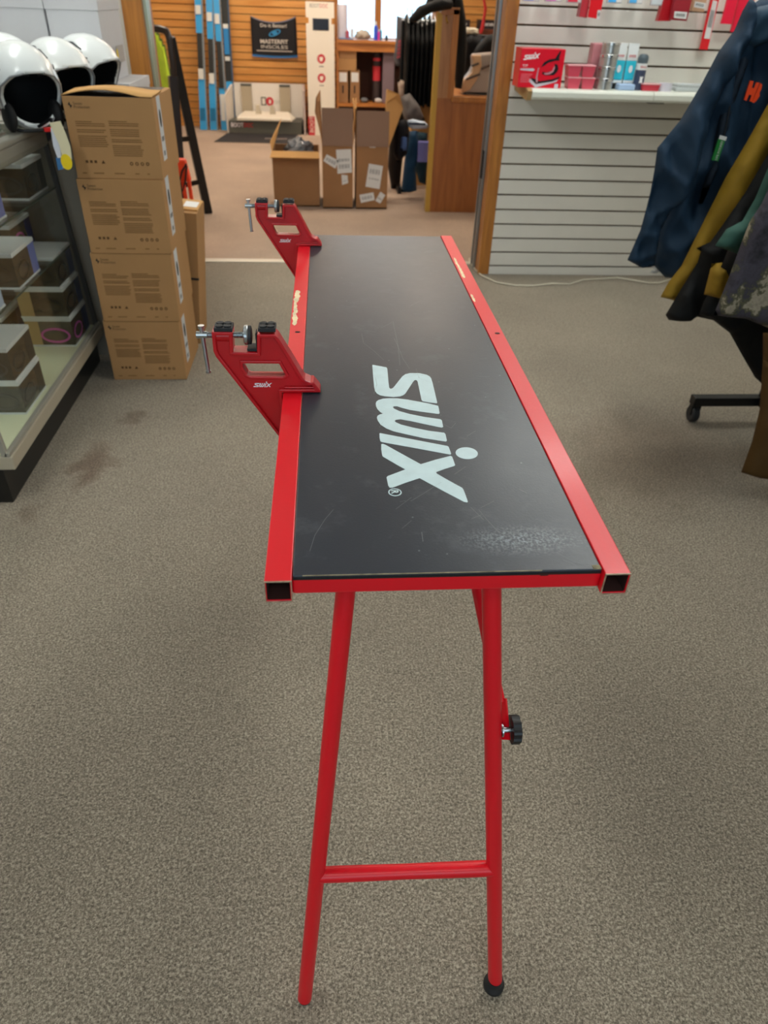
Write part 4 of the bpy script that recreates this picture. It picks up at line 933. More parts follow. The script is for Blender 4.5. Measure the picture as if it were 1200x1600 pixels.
# ================================================================== STEP LADDER, ORANGE BUNDLE
lad = thing('step_ladder', (-1.05, 5.4, 0), 'dark brown folding step ladder standing open in the doorway behind the cartons', 'ladder')
wv = Vector((-.38, .20, 0)); F1 = Vector((-1.0, 5.30, 0)); R1 = Vector((-.862, 5.53, 0)); J = Vector((-.965, 5.36, .86)); B1 = Y(264, 52, 5.36)
for s in (0, 1):
    o = wv*s
    part('front_rail', MB().bar(F1+o, J+o, .065, .055, up=Vector((.9,.3,0))), DARKWOOD, lad, bevel=.004)
    part('rear_leg', MB().bar(R1+o, B1+Vector((0,.03,-.02))+o, .06, .055, up=Vector((.9,.3,0))), mat('ladder_black', '#0d0c0c', .4), lad, bevel=.004)
hpts = [J+Vector((0,0,-.08)), J+Vector((.01,0,.05)), B1+Vector((.0,0,-.03)), B1+Vector((-.015,.005,.01)), B1+Vector((-.06,.03,.02))]
end = B1+wv; hpts += [end+Vector((.06,-.03,.02)), end+Vector((.015,0,.01)), end+Vector((0,0,-.03)), J+wv+Vector((.01,0,.05)), J+wv+Vector((0,0,-.08))]
part('handle', MB().tube(hpts, .021, 14), DARKWOOD, lad)
for zt in (.28, .52, .76):
    a = at_t(F1, J, zt/.86); b = a+wv; c = Vector((-.02, .14, 0))
    part('tread', MB().hexa([a-c*.2-Vector((0,0,.0)), b-c*.2, b+c, a+c, a-c*.2+Vector((0,0,.02)), b-c*.2+Vector((0,0,.02)), b+c+Vector((0,0,.02)), a+c+Vector((0,0,.02))]), BLACKM, lad)
for zt in (.22, .50):
    a = at_t(F1, J, zt/.86); b = at_t(R1, B1, zt/1.1)
    part('side_brace', MB().bar(a, b, .012, .03).bar(a+wv, b+wv, .012, .03), BLACKM, lad)
ob = thing('orange_bundle', (-.83, 4.62, 0), 'orange folded bundle with black cord standing beside the step ladder', 'bundle')
ORG = mat('orange_fabric', '#f2471c', .5, var=.08)
oa = [Y(px, py, 4.62) for px, py in ((267,248),(289,248))]
zt = oa[0].z; xa, xb = oa[0].x, oa[1].x
part('folded_top', MB().hexa([(xa,4.6,zt-.12),(xb+.02,4.6,zt-.12),(xb+.02,4.66,zt-.12),(xa,4.66,zt-.12),(xa-.01,4.6,zt),(xb,4.6,zt),(xb,4.66,zt),(xa-.01,4.66,zt)]), ORG, ob, bevel=.01)
for k in range(3):
    x_ = xa+.018+k*.034; part('pole', MB().bar((x_+.01, 4.63, 0), (x_, 4.63, zt-.1), .02, .03, up=Vector((0,1,0))), ORG, ob, bevel=.004)
part('cord', MB().tube([(xb+.01,4.595,zt-.02),(xb-.02,4.59,zt-.06),(xa+.03,4.59,zt-.14),(xa+.035,4.59,zt-.2),(xb-.01,4.59,zt-.12),(xb+.01,4.595,zt-.03)], .005, 8), BLACK, ob)

# ================================================================== FAR WALL: SKIS, BANNER, DISPLAYS
BLU = mat('ski_blue', '#2fa0e0', .3, coat=.4); SKB = mat('ski_black', '#20211f', .4); SKG = mat('ski_grey', '#8a9298', .35)
def ski(px_top, py_top, px_bot, py_bot, wd, label, group, y_top=9.58, y_bot=9.40, segs=None, sticker=None, second=SKG, up_to=1.75, name='alpine_ski'):
    a, b = Y(px_top, py_top, y_top), Y(px_bot, py_bot, y_bot); b.z = 0.0
    d = a-b; d = d/d.z; topz = up_to; P_ = lambda z: b+d*z
    t = thing(name, b, label, 'ski', group)
    n = Vector((0,-1,0)); th = Vector((0,.012,0))
    def seg(z0, z1, m, nm, dy=0, w_=wd, shift=0):
        mb = MB(); k = 6; vs = []
        for i in range(k+1):
            z = z0+(z1-z0)*i/k; c = P_(z)+Vector((shift, dy, 0)); ww = w_*(1+.12*abs(z/topz-.5)*2)
            vs += [c-Vector((ww/2,0,0)), c+Vector((ww/2,0,0)), c+Vector((ww/2,0,0))+th, c-Vector((ww/2,0,0))+th]
        fs = [(0,1,2,3), (4*k, 4*k+3, 4*k+2, 4*k+1)]
        for i in range(k):
            for j in range(4): fs.append((4*i+j, 4*i+4+j, 4*i+4+(j+1) % 4, 4*i+(j+1) % 4))
        mb.add(vs, fs); return part(nm, mb, m, t)
    seg(0, topz, second, 'second_ski', dy=.013, shift=.013)
    for (z0, z1, m, nm) in segs: seg(z0, z1, m, nm, w_=wd*(.8 if nm == 'binding_plate' else 1), dy=(-.012 if nm == 'binding_plate' else 0))
    for (z0, z1, m) in (sticker or []):
        mb = MB(); c0, c1 = P_(z0)+Vector((0,-.013,0)), P_(z1)+Vector((0,-.013,0)); h = Vector((wd*.42,0,0)); mb.add([c0-h, c0+h, c1+h, c1-h], [(0,1,2,3)]); part('sticker', mb, m, t, fixn=False)
    return t
SG = 'blue skis leaning on the wooden wall'
LBL = mat('sticker_white', '#d9d9d4', .5); BDK = mat('ski_blue_dark', '#0f6f9e', .3)
ski(309, 0, 317.5, 197, .066, 'leftmost blue ski pair on the wooden wall', SG, segs=[(0,.5,BLU,'tail'),(.5,.93,SKB,'binding_plate'),(.93,1.75,BLU,'shovel')], sticker=[(.50,.60,LBL),(1.10,1.18,LBL),(.1,.22,BDK)])
ski(326.5, 0, 333, 196, .066, 'middle blue ski pair on the wooden wall, second from left', SG, segs=[(0,.48,BLU,'tail'),(.48,.88,SKB,'binding_plate'),(.88,1.75,BLU,'shovel')], sticker=[(.46,.56,LBL),(1.04,1.12,LBL),(.1,.22,BDK)])
ski(335.5+2, 0, 350, 197, .060, 'blue ski pair third from left, directly beside the black ski', SG, segs=[(0,.42,BLU,'tail'),(.42,.86,SKB,'binding_plate'),(.86,1.75,BLU,'shovel')], sticker=[(.1,.36,LBL),(1.02,1.11,LBL)])
ski(350, 0, 362, 197, .066, 'black ski with blue lettering, rightmost on the wooden wall', SG, y_top=9.6, y_bot=9.46, segs=[(0,.40,SKB,'tail'),(.40,.48,BLU,'blue_band'),(.48,1.75,SKB,'shovel')], sticker=[(.74,.98,mat('ski_letter_blue', '#1f7fc0', .4)),(.98,1.02,LBL),(.68,.72,LBL)], second=mat('ski_bluegrey','#3f5f80',.4))
NEON = mat('neon_green', '#b4d42a', .35, coat=.3, var=.1, vscale=12); SGN = 'neon green skis leaning in the corner'
for k, (pt, pb_, lab) in enumerate(((240, 263, 'leftmost slim neon green ski behind the ladder handle'), (243, 267, 'second slim neon green ski from the left behind the ladder'), (246, 271, 'third slim neon green ski from the left behind the ladder'), (249, 275, 'fourth slim neon green ski from the left behind the ladder'), (252, 279, 'rightmost slim neon green ski behind the ladder'))):
    ski(pt, 60, pb_, 198, .024, lab, SGN, segs=[(0,1.0-.05*k,NEON,'ski_body')], up_to=1.02-.05*k, second=mat('neon_dark', '#4c611c', .4), name='green_ski', y_top=9.5-.02*k, y_bot=9.36-.06*k)
# banner
a, b, c, d = Y(391,25,9.64), Y(462,26,9.64), Y(465,89,9.64), Y(394,87,9.64)
bn = thing('wall_banner', ((a.x+b.x)/2, 9.66, d.z), 'black cloth banner with white and blue print pinned on the wooden wall', 'banner')
mb = MB(); n = 16
def bp_(u, v): # v 0 top..1 bottom
    p = (a*(1-u)+b*u)*(1-v)+(d*(1-u)+c*u)*v; sag = 4*u*(1-u); p = p.copy(); p.z -= .055*sag*(1-v)+.012*sag*v; p.y = 9.655-.012*math.sin(u*PI*3+v*2)*.6; return p
vs = [bp_(i/n, j/n) for j in range(n+1) for i in range(n+1)]; fs = [(j*(n+1)+i, j*(n+1)+i+1, (j+1)*(n+1)+i+1, (j+1)*(n+1)+i) for j in range(n) for i in range(n)]
mb.add(vs, fs, True); cl = part('cloth', mb, mat('banner_black', '#17151a', .8), bn)
md = cl.modifiers.new('s', 'SOLIDIFY'); md.thickness = .003
mb = MB(); vs = [bp_(i/n, .955+.06*j) for j in (0, 1) for i in range(n+1)]; mb.add([v+Vector((0,-.006,0)) for v in vs], [(i, i+1, n+2+i, n+1+i) for i in range(n)]); part('blue_hem', mb, mat('hem_blue', '#2f6ea8', .8), bn, fixn=False)
mb = MB(); vs = [bp_(i/n, -.01+.03*j) for j in (0, 1) for i in range(n+1)]; mb.add([v+Vector((0,-.006,0)) for v in vs], [(i, i+1, n+2+i, n+1+i) for i in range(n)]); part('top_hem', mb, mat('hem_grey', '#7c7f96', .8), bn, fixn=False)
BT = mat('banner_text', '#d8cfc4', .7); W0 = b.x-a.x; H0 = a.z-d.z; cxm = (a.x+b.x)/2; yb_ = 9.628
text_part('banner_text', 'Do it Better!', (cxm, yb_, a.z-H0*.215), UX, UZ, BT, bn, width=W0*.58, height=H0*.09, align='CENTER', bold=.01)
text_part('banner_text', 'MASTERFIT', (cxm, yb_, a.z-H0*.62), UX, UZ, BT, bn, width=W0*.62, height=H0*.11, align='CENTER', bold=.02)
text_part('banner_text', 'INSOLES', (cxm, yb_, a.z-H0*.755), UX, UZ, BT, bn, width=W0*.60, height=H0*.085, align='CENTER')
mb = MB(); rectp(mb, (cxm-W0*.4, yb_, a.z-H0*.87), UX, UZ, W0*.8, H0*.02); part('banner_small_print', mb, BT, bn, fixn=False)
mb = MB(); rot = lambda P, an: [(x*math.cos(an)-y*math.sin(an), x*math.sin(an)+y*math.cos(an)) for x, y in P]
mb.ring(rot(circ((0,0), W0*.14, H0*.07, 28), .35), rot(circ((0,0), W0*.11, H0*.045, 28), .35), (cxm+.01, yb_, a.z-H0*.40), UX, UZ, (0,-.001,0)).prism(circ((0,0), W0*.06, H0*.055), (cxm+.01, yb_, a.z-H0*.40), UX, UZ, (0,-.001,0))
part('banner_emblem', mb, mat('emblem_blue', '#2f8ac0', .7), bn)

# tall display stand
ds = thing('display_stand', (-.03, 9.2, 0), 'tall white cardboard display stand with red round icons and dark screen', 'display stand')
DSM = mat('display_white', '#efe6d6', .5); yD = 9.2
tl, tr = Y(477,2,yD), Y(522,2,yD); x0, x1 = tl.x, tr.x
def bodyp(): 
    zt_ = tl.z; nt_, nb_ = Y(480,27,yD).z, Y(480,37,yD).z; x1b = x1
    return [(x0+.0,0.0),(x1,0.0),(x1,nb_),(x1-.03,nb_),(x1-.03,nt_),(x1,nt_),(x1,zt_),(x0,zt_),(x0,nt_),(x0+.03,nt_),(x0+.03,nb_),(x0,nb_)]
part('panel', MB().prism(bodyp(), (0,yD,0), UX, UZ, (0,.12,0)), DSM, ds, bevel=.003)
s0, s1 = Y(488.5,28.5,yD), Y(514,48,yD)
part('screen', MB().box((s0.x, yD-.003, s1.z), (s1.x, yD+.002, s0.z)), mat('screen_dark', '#14141e', .25), ds)
text_part('brand_text', 'BOOT', (x0+.045, yD, Y(484,11.5,yD).z), UX, UZ, mat('print_grey3', '#6f6a64', .6), ds, width=.10, height=.034)
text_part('brand_text', 'DOC', (x0+.15, yD, Y(484,11.5,yD).z), UX, UZ, mat('print_red', '#c81020', .4), ds, width=.085, height=.034)
for (px, py) in ((502,92),(502.5,122)):
    c_ = Y(px, py, yD); ic = part('round_icon', MB().prism(circ((0,0), .044, n=28), c_, UX, UZ, (0,-.001,0)), mat('icon_red', '#c9303c', .5), ds)
    part('icon_symbol', MB().prism([(-.016,-.02),(.008,-.024),(.02,.0),(.014,.022),(-.004,.016),(-.02,.018)], c_+Vector((0,-.0012,0)), UX, UZ, (0,-.001,0)), DSM, ic)
    mb = MB(); rectp(mb, c_+Vector((-.025,0,-.075)), UX, UZ, .05, .008); part('icon_caption', mb, mat('print_grey3', '#6f6a64', .6), ic, fixn=False)
part('red_foot', MB().box((x0-.002, yD-.002, 0), (x0+.07, yD, Y(490,182,yD).z)), mat('icon_red', '#c9303c', .5), ds)
text_part('side_text', 'BOOT', (x0+.055, yD-.0025, .03), (0,0,1), (-1,0,0), DSM, ds, width=.16)

# foot scanner in its white surround
yS = 9.2; sL, sR = Y(356,208,yS).x, Y(472,213,yS).x; zT = .44
fs_ = thing('foot_scanner', ((sL+sR)/2, yS+.1, 0), 'white foot scanner stand with dark base and folded side panels', 'foot scanner')
SW = mat('scanner_white', '#e9e2d8', .5); SBG = mat('scanner_beige', '#b3a68e', .5); SD = mat('scanner_dark', '#55544c', .5)
part('base', MB().box((sL+.02, yS, 0), (sR, yS+.36, .13)), SD, fs_, bevel=.006)
part('back_panel', MB().box((sL+.05, yS+.36, 0), (sR+.02, yS+.38, zT+.03)), SW, fs_)
part('side_panel', MB().hexa([(sL, yS-.02, 0), (sL+.01, yS-.02, 0), (sL+.07, yS+.37, 0), (sL+.05, yS+.37, 0), (sL, yS-.02, zT-.06), (sL+.01, yS-.02, zT-.06), (sL+.07, yS+.37, zT+.03), (sL+.05, yS+.37, zT+.03)]), SW, fs_)
part('side_panel', MB().hexa([(sR+.03, yS-.04, 0), (sR+.045, yS-.04, 0), (sR+.04, yS+.37, 0), (sR+.01, yS+.37, 0), (sR+.03, yS-.04, zT), (sR+.045, yS-.04, zT), (sR+.04, yS+.37, zT+.03), (sR+.01, yS+.37, zT+.03)]), mat('scanner_pinkish', '#cdbcb6', .5), fs_)
cxs = (sL+sR)/2
part('scan_plate', MB().hexa([(cxs-.31, yS-.03, .13), (cxs+.31, yS-.03, .13), (cxs+.36, yS+.30, .13), (cxs-.30, yS+.30, .13), (cxs-.31, yS-.03, .17), (cxs+.31, yS-.03, .17), (cxs+.26, yS+.28, .20), (cxs-.24, yS+.28, .20)]), mat('scanner_cream', '#f0e6d4', .4), fs_, bevel=.015, seg=3)
for dx in (-.07, .09):
    part('foot_rest', MB().hexa([(cxs+dx-.03, yS+.12, .18), (cxs+dx+.035, yS+.12, .18), (cxs+dx+.035, yS+.2, .18), (cxs+dx-.03, yS+.2, .18), (cxs+dx-.03, yS+.16, .27), (cxs+dx+.01, yS+.16, .27), (cxs+dx+.01, yS+.2, .27), (cxs+dx-.03, yS+.2, .27)]), SBG, fs_, bevel=.004)
for dx in (-.27, .17):
    part('column', MB().box((cxs+dx, yS+.32, .15), (cxs+dx+.12, yS+.36, zT+.02)), SBG, fs_)
    part('column_top', MB().box((cxs+dx, yS+.318, zT+.0), (cxs+dx+.12, yS+.36, zT+.02)), SD, fs_)
text_part('brand_text', 'BOOT', (sL+.045, yS, .065), UX, UZ, mat('logo_white', '#f0e6ea', .4), fs_, width=.14, height=.045, bold=.02)
text_part('brand_text', 'DOC', (sL+.19, yS, .065), UX, UZ, mat('print_red', '#c81020', .4), fs_, width=.10, height=.045, bold=.02)
bd = Y(408, 160, yS+.36)
part('logo_frame', MB().ring([(0,0),(.06,0),(.06,.085),(0,.085)], [(.012,.012),(.048,.012),(.048,.073),(.012,.073)], (bd.x, yS+.359, bd.z-.03), UX, UZ, (0,-.001,0)), SD, fs_)
part('logo_round', MB().prism(circ((0,0), .045, n=24), (bd.x+.10, yS+.359, bd.z+.012), UX, UZ, (0,-.001,0), holes=[[(-.012,-.02),(.014,-.022),(.018,.01),(-.004,.024)]]), mat('icon_red', '#c9303c', .5), fs_)
text_part('brand_text', 'DISC', (bd.x+.16, yS+.359, bd.z-.01), UX, UZ, mat('print_lightgrey', '#b0a8a0', .6), fs_, width=.10)
# floor mat
q = [Z(335,222,0), Z(432,226,0), Z(452,209,0), Z(356,208,0)]
fm = thing('floor_mat', (q[0].x+.3, q[0].y+.2, 0), 'black printed floor mat in front of the foot scanner', 'mat')
y0_, y1_ = q[0].y, 9.17
part('mat', MB().hexa([(q[0].x, y0_, 0), (q[1].x+.15, y0_, 0), (q[2].x+.1, y1_, 0), (q[3].x, y1_, 0), (q[0].x, y0_, .006), (q[1].x+.15, y0_, .006), (q[2].x+.1, y1_, .006), (q[3].x, y1_, .006)]), mat('mat_black', '#2a292c', .8), fm)
text_part('printed_text', 'MASTERFIT', (q[1].x-.14, y0_+.22, .0065), UX, (0,1,0), mat('logo_pinkwhite', '#d9c4bb', .6), fm, width=.24, height=.09)

# ================================================================== COUNTER BELOW THE WINDOW
wc = thing('window_counter', (.5, 9.4, 0), 'wooden workbench with open shelf below the far window', 'counter')
WCM = wood('counter_wood', '#a9662a', '#c98440', 'x')
cl_, cr_ = .150, 1.30
part('worktop', MB().box((cl_, 9.25, .895), (cr_, 9.62, .925)), WCM, wc, bevel=.003)
part('apron', MB().box((cl_, 9.27, .82), (cr_, 9.30, .895)), WCM, wc)
part('shelf', MB().box((cl_, 9.27, .29), (cr_, 9.64, .325)), WCM, wc)
part('end_panel', MB().box((cl_-.02, 9.25, 0), (cl_, 9.64, .93)), WCM, wc)
part('end_panel', MB().box((cr_, 9.25, 0), (cr_+.02, 9.64, .93)), WCM, wc)
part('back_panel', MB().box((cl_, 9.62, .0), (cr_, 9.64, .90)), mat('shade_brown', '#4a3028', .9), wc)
GB = 'cartons on the workbench shelf'
def smallbox(pa, pb_, pt, pbt, y, dp, m, label, lbl=True, z0=None):
    a, b = Y(pa, pbt, y), Y(pb_, pt, y); zb = a.z if z0 is None else z0
    t = thing('small_carton', ((a.x+b.x)/2, y+dp/2, zb), label, 'carton', GB)
    part('carton_body', MB().box((a.x, y, zb), (b.x, y+dp, b.z)), m, t, bevel=.002)
    if lbl:
        w_ = b.x-a.x; h_ = b.z-zb; part('white_label', MB().box((a.x+w_*.12, y-.001, zb+h_*.66), (b.x-w_*.12, y, zb+h_*.95)), PAPER, t)
        part('printed_mark', MB().box((a.x+w_*.4, y-.001, zb+h_*.3), (a.x+w_*.55, y, zb+h_*.55)), INKB, t)
    return b.z
smallbox(528.5, 544, 111, 157, 9.29, .28, KRAFT_D, 'left upright brown carton with white label under the far window', z0=.326)
z_ = smallbox(547, 562, 111, 157, 9.29, .28, KRAFT_D, 'right upright brown carton with white label under the far window', z0=.326)
z2_ = smallbox(528.5, 557, 92, 110, 9.29, .28, KRAFT, 'flat brown carton lying on the two upright cartons', False, z0=z_+.001)
smallbox(530, 557, 79.5, 91, 9.29, .28, KRAFT_D, 'uppermost flat brown carton under the workbench top', False, z0=z2_+.001)
smallbox(597, 617, 80, 158, 9.33, .25, mat('box_mauve', '#7d6a72', .6), 'tall grey mauve carton at the right of the workbench shelf', False, z0=.326)
rb = Y(589, 105, 9.4)
t = thing('rolled_banner', (rb.x, 9.42, .326), 'dark upright tube with red bands on the workbench shelf', 'tube')
part('tube', MB().tube([(rb.x, 9.42, .326), (rb.x, 9.42, .80)], .045, 16), mat('tube_dark', '#3a2c2c', .6), t)
part('red_band', MB().tube([(rb.x, 9.42, .54), (rb.x, 9.42, .68)], .047, 16).tube([(rb.x, 9.42, .73), (rb.x, 9.42, .76)], .047, 16), mat('icon_red', '#c9303c', .5), t)
for k, px in enumerate((568, 589)):
    p = Z(px, 155, .34); single('shoe', MB().ell((p.x, 9.33, .352), (.045, .03, .026), 16, 10), [mat('shoe_grey', '#6a6c70', .5), mat('shoe_white', '#c9c4c4', .5)][k], ['grey shoe on the workbench shelf', 'white shoe on the workbench shelf'][k], 'shoe')
# things on the workbench
for k, (px, w_, z_, c_, lab) in enumerate(((587, .022, .17, '#3a5ce0', 'tall blue pump bottle in front of the window post'), (592, .016, .10, '#e048b0', 'small magenta bottle in front of the window post'), (595, .014, .12, '#3088a8', 'slim teal bottle at the right of the magenta bottle'),
                                          (543, .02, .10, '#c06070', 'reddish bottle left on the sunlit workbench'), (550, .018, .13, '#dfe6ee', 'white bottle left on the sunlit workbench'), (604, .015, .06, '#20303a', 'small black bottle right on the sunlit workbench'))):
    p = Y(px, 55, 9.36); t = thing('pump_bottle', (p.x, 9.36, .925), lab, 'bottle', 'bottles on the workbench')
    part('bottle', MB().lathe([(w_,0),(w_,z_*.7),(w_*.4,z_*.8)]), mat('bottle_'+c_, c_, .3), t, world=False)
    part('cap', MB().lathe([(w_*.4,z_*.8),(w_*.4,z_),(0,z_)]), WHITE, t, world=False)
p = Y(535, 40, 9.4); single('paper_roll', MB().lathe([(.055,0),(.055,.31)], (p.x, 9.42, .925)), mat('roll_white', '#e0ddea', .7), 'large white paper roll standing left on the sunlit workbench', 'roll')
crumple('crumpled_paper', (Y(567,50,9.4).x, 9.4, .965), (.09, .05, .05), mat('paper_beige', '#bfb6a8', .8), 'crumpled beige paper on the sunlit workbench', 'paper', .5, 9)
single('folder', MB().box((Y(530,62,9.28).x, 9.27, .925), (Y(552,62,9.28).x, 9.40, .935)), mat('folder_blue', '#3f6ea0', .5), 'blue folder lying at the left front of the sunlit workbench', 'folder', bevel=.002)

# ================================================================== THREE OPEN CARTONS
def open_box(x0, x1, y0, y1, z, m, label, flaps, inner=True):
    t = thing('shipping_carton', ((x0+x1)/2, (y0+y1)/2, 0), label, 'carton', 'open shipping cartons on the far carpet')
    th = .005; o = [(x0,y0),(x1,y0),(x1,y1),(x0,y1)]; i = [(x0+th,y0+th),(x1-th,y0+th),(x1-th,y1-th),(x0+th,y1-th)]
    part('carton_body', MB().ring(o, i, (0,0,0), (1,0,0), (0,1,0), (0,0,z)).box((x0,y0,0), (x1,y1,.01)), m, t)
    for (pts_, mm, nm) in flaps:
        pts_ = [Vector(p) for p in pts_]; nrm = (pts_[1]-pts_[0]).cross(pts_[-1]-pts_[0]).normalized()*.005; n = len(pts_)
        part('flap', MB().add(pts_+[p+nrm for p in pts_], [tuple(range(n)), tuple(range(2*n-1, n-1, -1))]+[(k, (k+1) % n, n+(k+1) % n, n+k) for k in range(n)]), mm, t)
    return t
yb = 5.73
ax0, ax1, az = -.395, -.055, .375
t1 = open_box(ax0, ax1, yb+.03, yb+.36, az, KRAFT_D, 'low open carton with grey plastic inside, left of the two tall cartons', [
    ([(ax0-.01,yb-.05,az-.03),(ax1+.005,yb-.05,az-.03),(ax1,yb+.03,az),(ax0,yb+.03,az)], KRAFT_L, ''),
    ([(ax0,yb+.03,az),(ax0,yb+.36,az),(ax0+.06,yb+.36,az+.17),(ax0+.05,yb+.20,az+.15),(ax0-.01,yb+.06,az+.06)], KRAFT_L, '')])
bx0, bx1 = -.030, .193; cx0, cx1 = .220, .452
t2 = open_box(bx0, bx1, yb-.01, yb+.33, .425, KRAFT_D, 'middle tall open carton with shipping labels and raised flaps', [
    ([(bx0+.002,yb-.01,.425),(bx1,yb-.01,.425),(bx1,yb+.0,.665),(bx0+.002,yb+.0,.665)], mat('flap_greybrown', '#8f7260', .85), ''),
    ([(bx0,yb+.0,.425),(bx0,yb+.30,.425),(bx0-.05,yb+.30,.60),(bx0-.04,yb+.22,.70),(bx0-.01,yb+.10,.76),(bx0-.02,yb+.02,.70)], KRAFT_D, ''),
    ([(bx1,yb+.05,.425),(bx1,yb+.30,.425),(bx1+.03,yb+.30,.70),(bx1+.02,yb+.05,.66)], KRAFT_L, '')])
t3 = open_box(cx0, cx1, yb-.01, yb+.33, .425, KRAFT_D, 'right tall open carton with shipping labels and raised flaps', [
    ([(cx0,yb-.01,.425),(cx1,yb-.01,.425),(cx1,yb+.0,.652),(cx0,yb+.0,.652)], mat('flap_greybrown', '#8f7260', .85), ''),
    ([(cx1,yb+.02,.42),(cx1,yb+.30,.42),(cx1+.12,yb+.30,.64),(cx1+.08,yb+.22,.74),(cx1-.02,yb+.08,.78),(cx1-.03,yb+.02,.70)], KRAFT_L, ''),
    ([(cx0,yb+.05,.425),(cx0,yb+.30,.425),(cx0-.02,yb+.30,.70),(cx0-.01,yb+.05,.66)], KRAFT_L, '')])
def label_q(t, quad, y=yb-.0115, bars=None, nm='shipping_label'):
    q = [Y(px, py, y) for px, py in quad]; lb = part(nm, MB().add(q, [(0,1,2,3)]), PAPER, t, fixn=False)
    a_, b_, c_, d_ = q; mb = MB(); P0 = lambda u, v: (a_+(b_-a_)*u)*(1-v)+(d_+(c_-d_)*u)*v+Vector((0,-.0006,0))
    for (v0, v1) in (bars or [(.3,.7)]):
        for k in range(10):
            u0 = .14+k*.072; mb.add([P0(u0,v0), P0(u0+.02+.02*(k % 3 == 0),v0), P0(u0+.02+.02*(k % 3 == 0),v1), P0(u0,v1)], [(0,1,2,3)])
    part('barcode', mb, mat('print_grey2', '#6a6c70', .6), lb, fixn=False)
ZL = lambda pts_: [(500+x*.1, 220+y*.1) for x, y in pts_]
label_q(t2, ZL([(275,515),(500,495),(485,130),(250,140)]), bars=[(.2,.38),(.5,.62)])
label_q(t2, ZL([(50,315),(240,435),(290,310),(105,210)]))
label_q(t2, ZL([(345,690),(440,660),(430,540),(335,530)]), bars=[(.3,.4)])
label_q(t3, ZL([(710,715),(930,755),(985,395),(765,355)]), bars=[(.6,.8),(.35,.42)])
label_q(t3, ZL([(640,970),(855,925),(835,805),(615,845)]))
label_q(t3, ZL([(865,935),(940,980),(1020,850),(945,795)]), bars=[(.3,.5)])
label_q(t3, ZL([(775,105),(860,110),(890,68),(765,65)]), bars=[(.3,.5)], nm='tape')
crumple('plastic_wrap', (-.20, yb+.17, .35), (.125, .12, .085), mat('grey_plastic', '#74767a', .2, spec=.8), 'crumpled grey plastic wrap inside the low open carton', 'wrap', .6, 2, flatten=False)

# ================================================================== WOODEN BOOT BENCH / HALF WALL
hw = thing('boot_bench', (.93, 5.8, 0), 'wooden boot bench with tall end panel beside the doorway', 'bench')
HWM = wood('bench_wood', '#8a5022', '#a5652f', 'z', rough=.4, scale=.7); HWT = wood('bench_trim', '#9c5f28', '#b87837', 'z', rough=.35)
yh = 5.66; hx0 = .775; lx = Y(705, 155, yh).x; rx_ = Y(770, 155, 5.66).x+.35; lz = .75; tz = Y(700, 20, yh).z
part('end_panel', MB().box((hx0, yh, 0), (rx_, yh+.03, lz)), HWM, hw)
part('upper_panel', MB().box((hx0, yh, lz), (lx, yh+.03, tz)), wood('bench_panel_light', '#94633c', '#ad7c50', 'z', rough=.3), hw)
part('edge_strip', MB().box((hx0-.034, yh-.002, 0), (hx0, yh+.05, tz)), mat('yellow_pine_edge', '#c0983c', .5), hw)
part('corner_trim', MB().box((lx-.03, yh-.012, lz), (lx+.012, yh+.03, tz+.02)).box((hx0-.01, yh-.012, tz-.01), (lx+.012, yh+.035, tz+.03)), HWT, hw, bevel=.002)
part('ledge', MB().box((hx0+.10, yh-.02, lz-.022), (rx_, yh+.7, lz+.012)), HWT, hw, bevel=.004)
part('kick_board', MB().box((hx0+.02, yh+.03, 0), (rx_, yh+.05, lz-.03)), HWM, hw)
pn = Y(697, 30, yh); part('hook', MB().tube([(pn.x, yh, pn.z+.02), (pn.x, yh-.02, pn.z), (pn.x+.01, yh-.02, pn.z-.02), (pn.x+.01, yh, pn.z-.015)], .004, 8), mat('brass', '#c9a03c', .3, metal=1), hw)
# ski boot
bt = thing('ski_boot', (Y(750,150,5.8).x, 5.85, lz+.012), 'pale grey and cream ski boot standing on the wooden bench', 'boot')
yo = 5.80
def bslab(pxs, y, th, m, nm, bev=.02): 
    return part(nm, slab(pxs, y, th), m, bt, bevel=bev, seg=3)
bslab([(721,140),(723,128),(735,113),(739,104),(738,85),(776,82),(775,152),(726,152)], yo, .11, mat('boot_grey', '#a89a90', .35), 'shell')
bslab([(720,136),(726,124),(738,113),(740,96),(738,86),(752,86),(753,104),(745,125),(735,140),(722,146)], yo-.012, .06, mat('boot_cream', '#d7ad84', .4), 'tongue', .008)
for (pa, pb_, pc, pd) in ((737,103,748,99),(728,124,750,116),(752,108,770,100)):
    part('buckle', MB().bar(Y(pa, pb_, yo-.02), Y(pc, pd, yo-.02), .02, .012), mat('buckle_dark', '#5c4a40', .4), bt)
part('sole', MB().box((Y(724,152,yo).x, yo, lz+.012), (Y(775,152,yo).x, yo+.11, lz+.032)), mat('sole_grey', '#6b625c', .5), bt, bevel=.004)

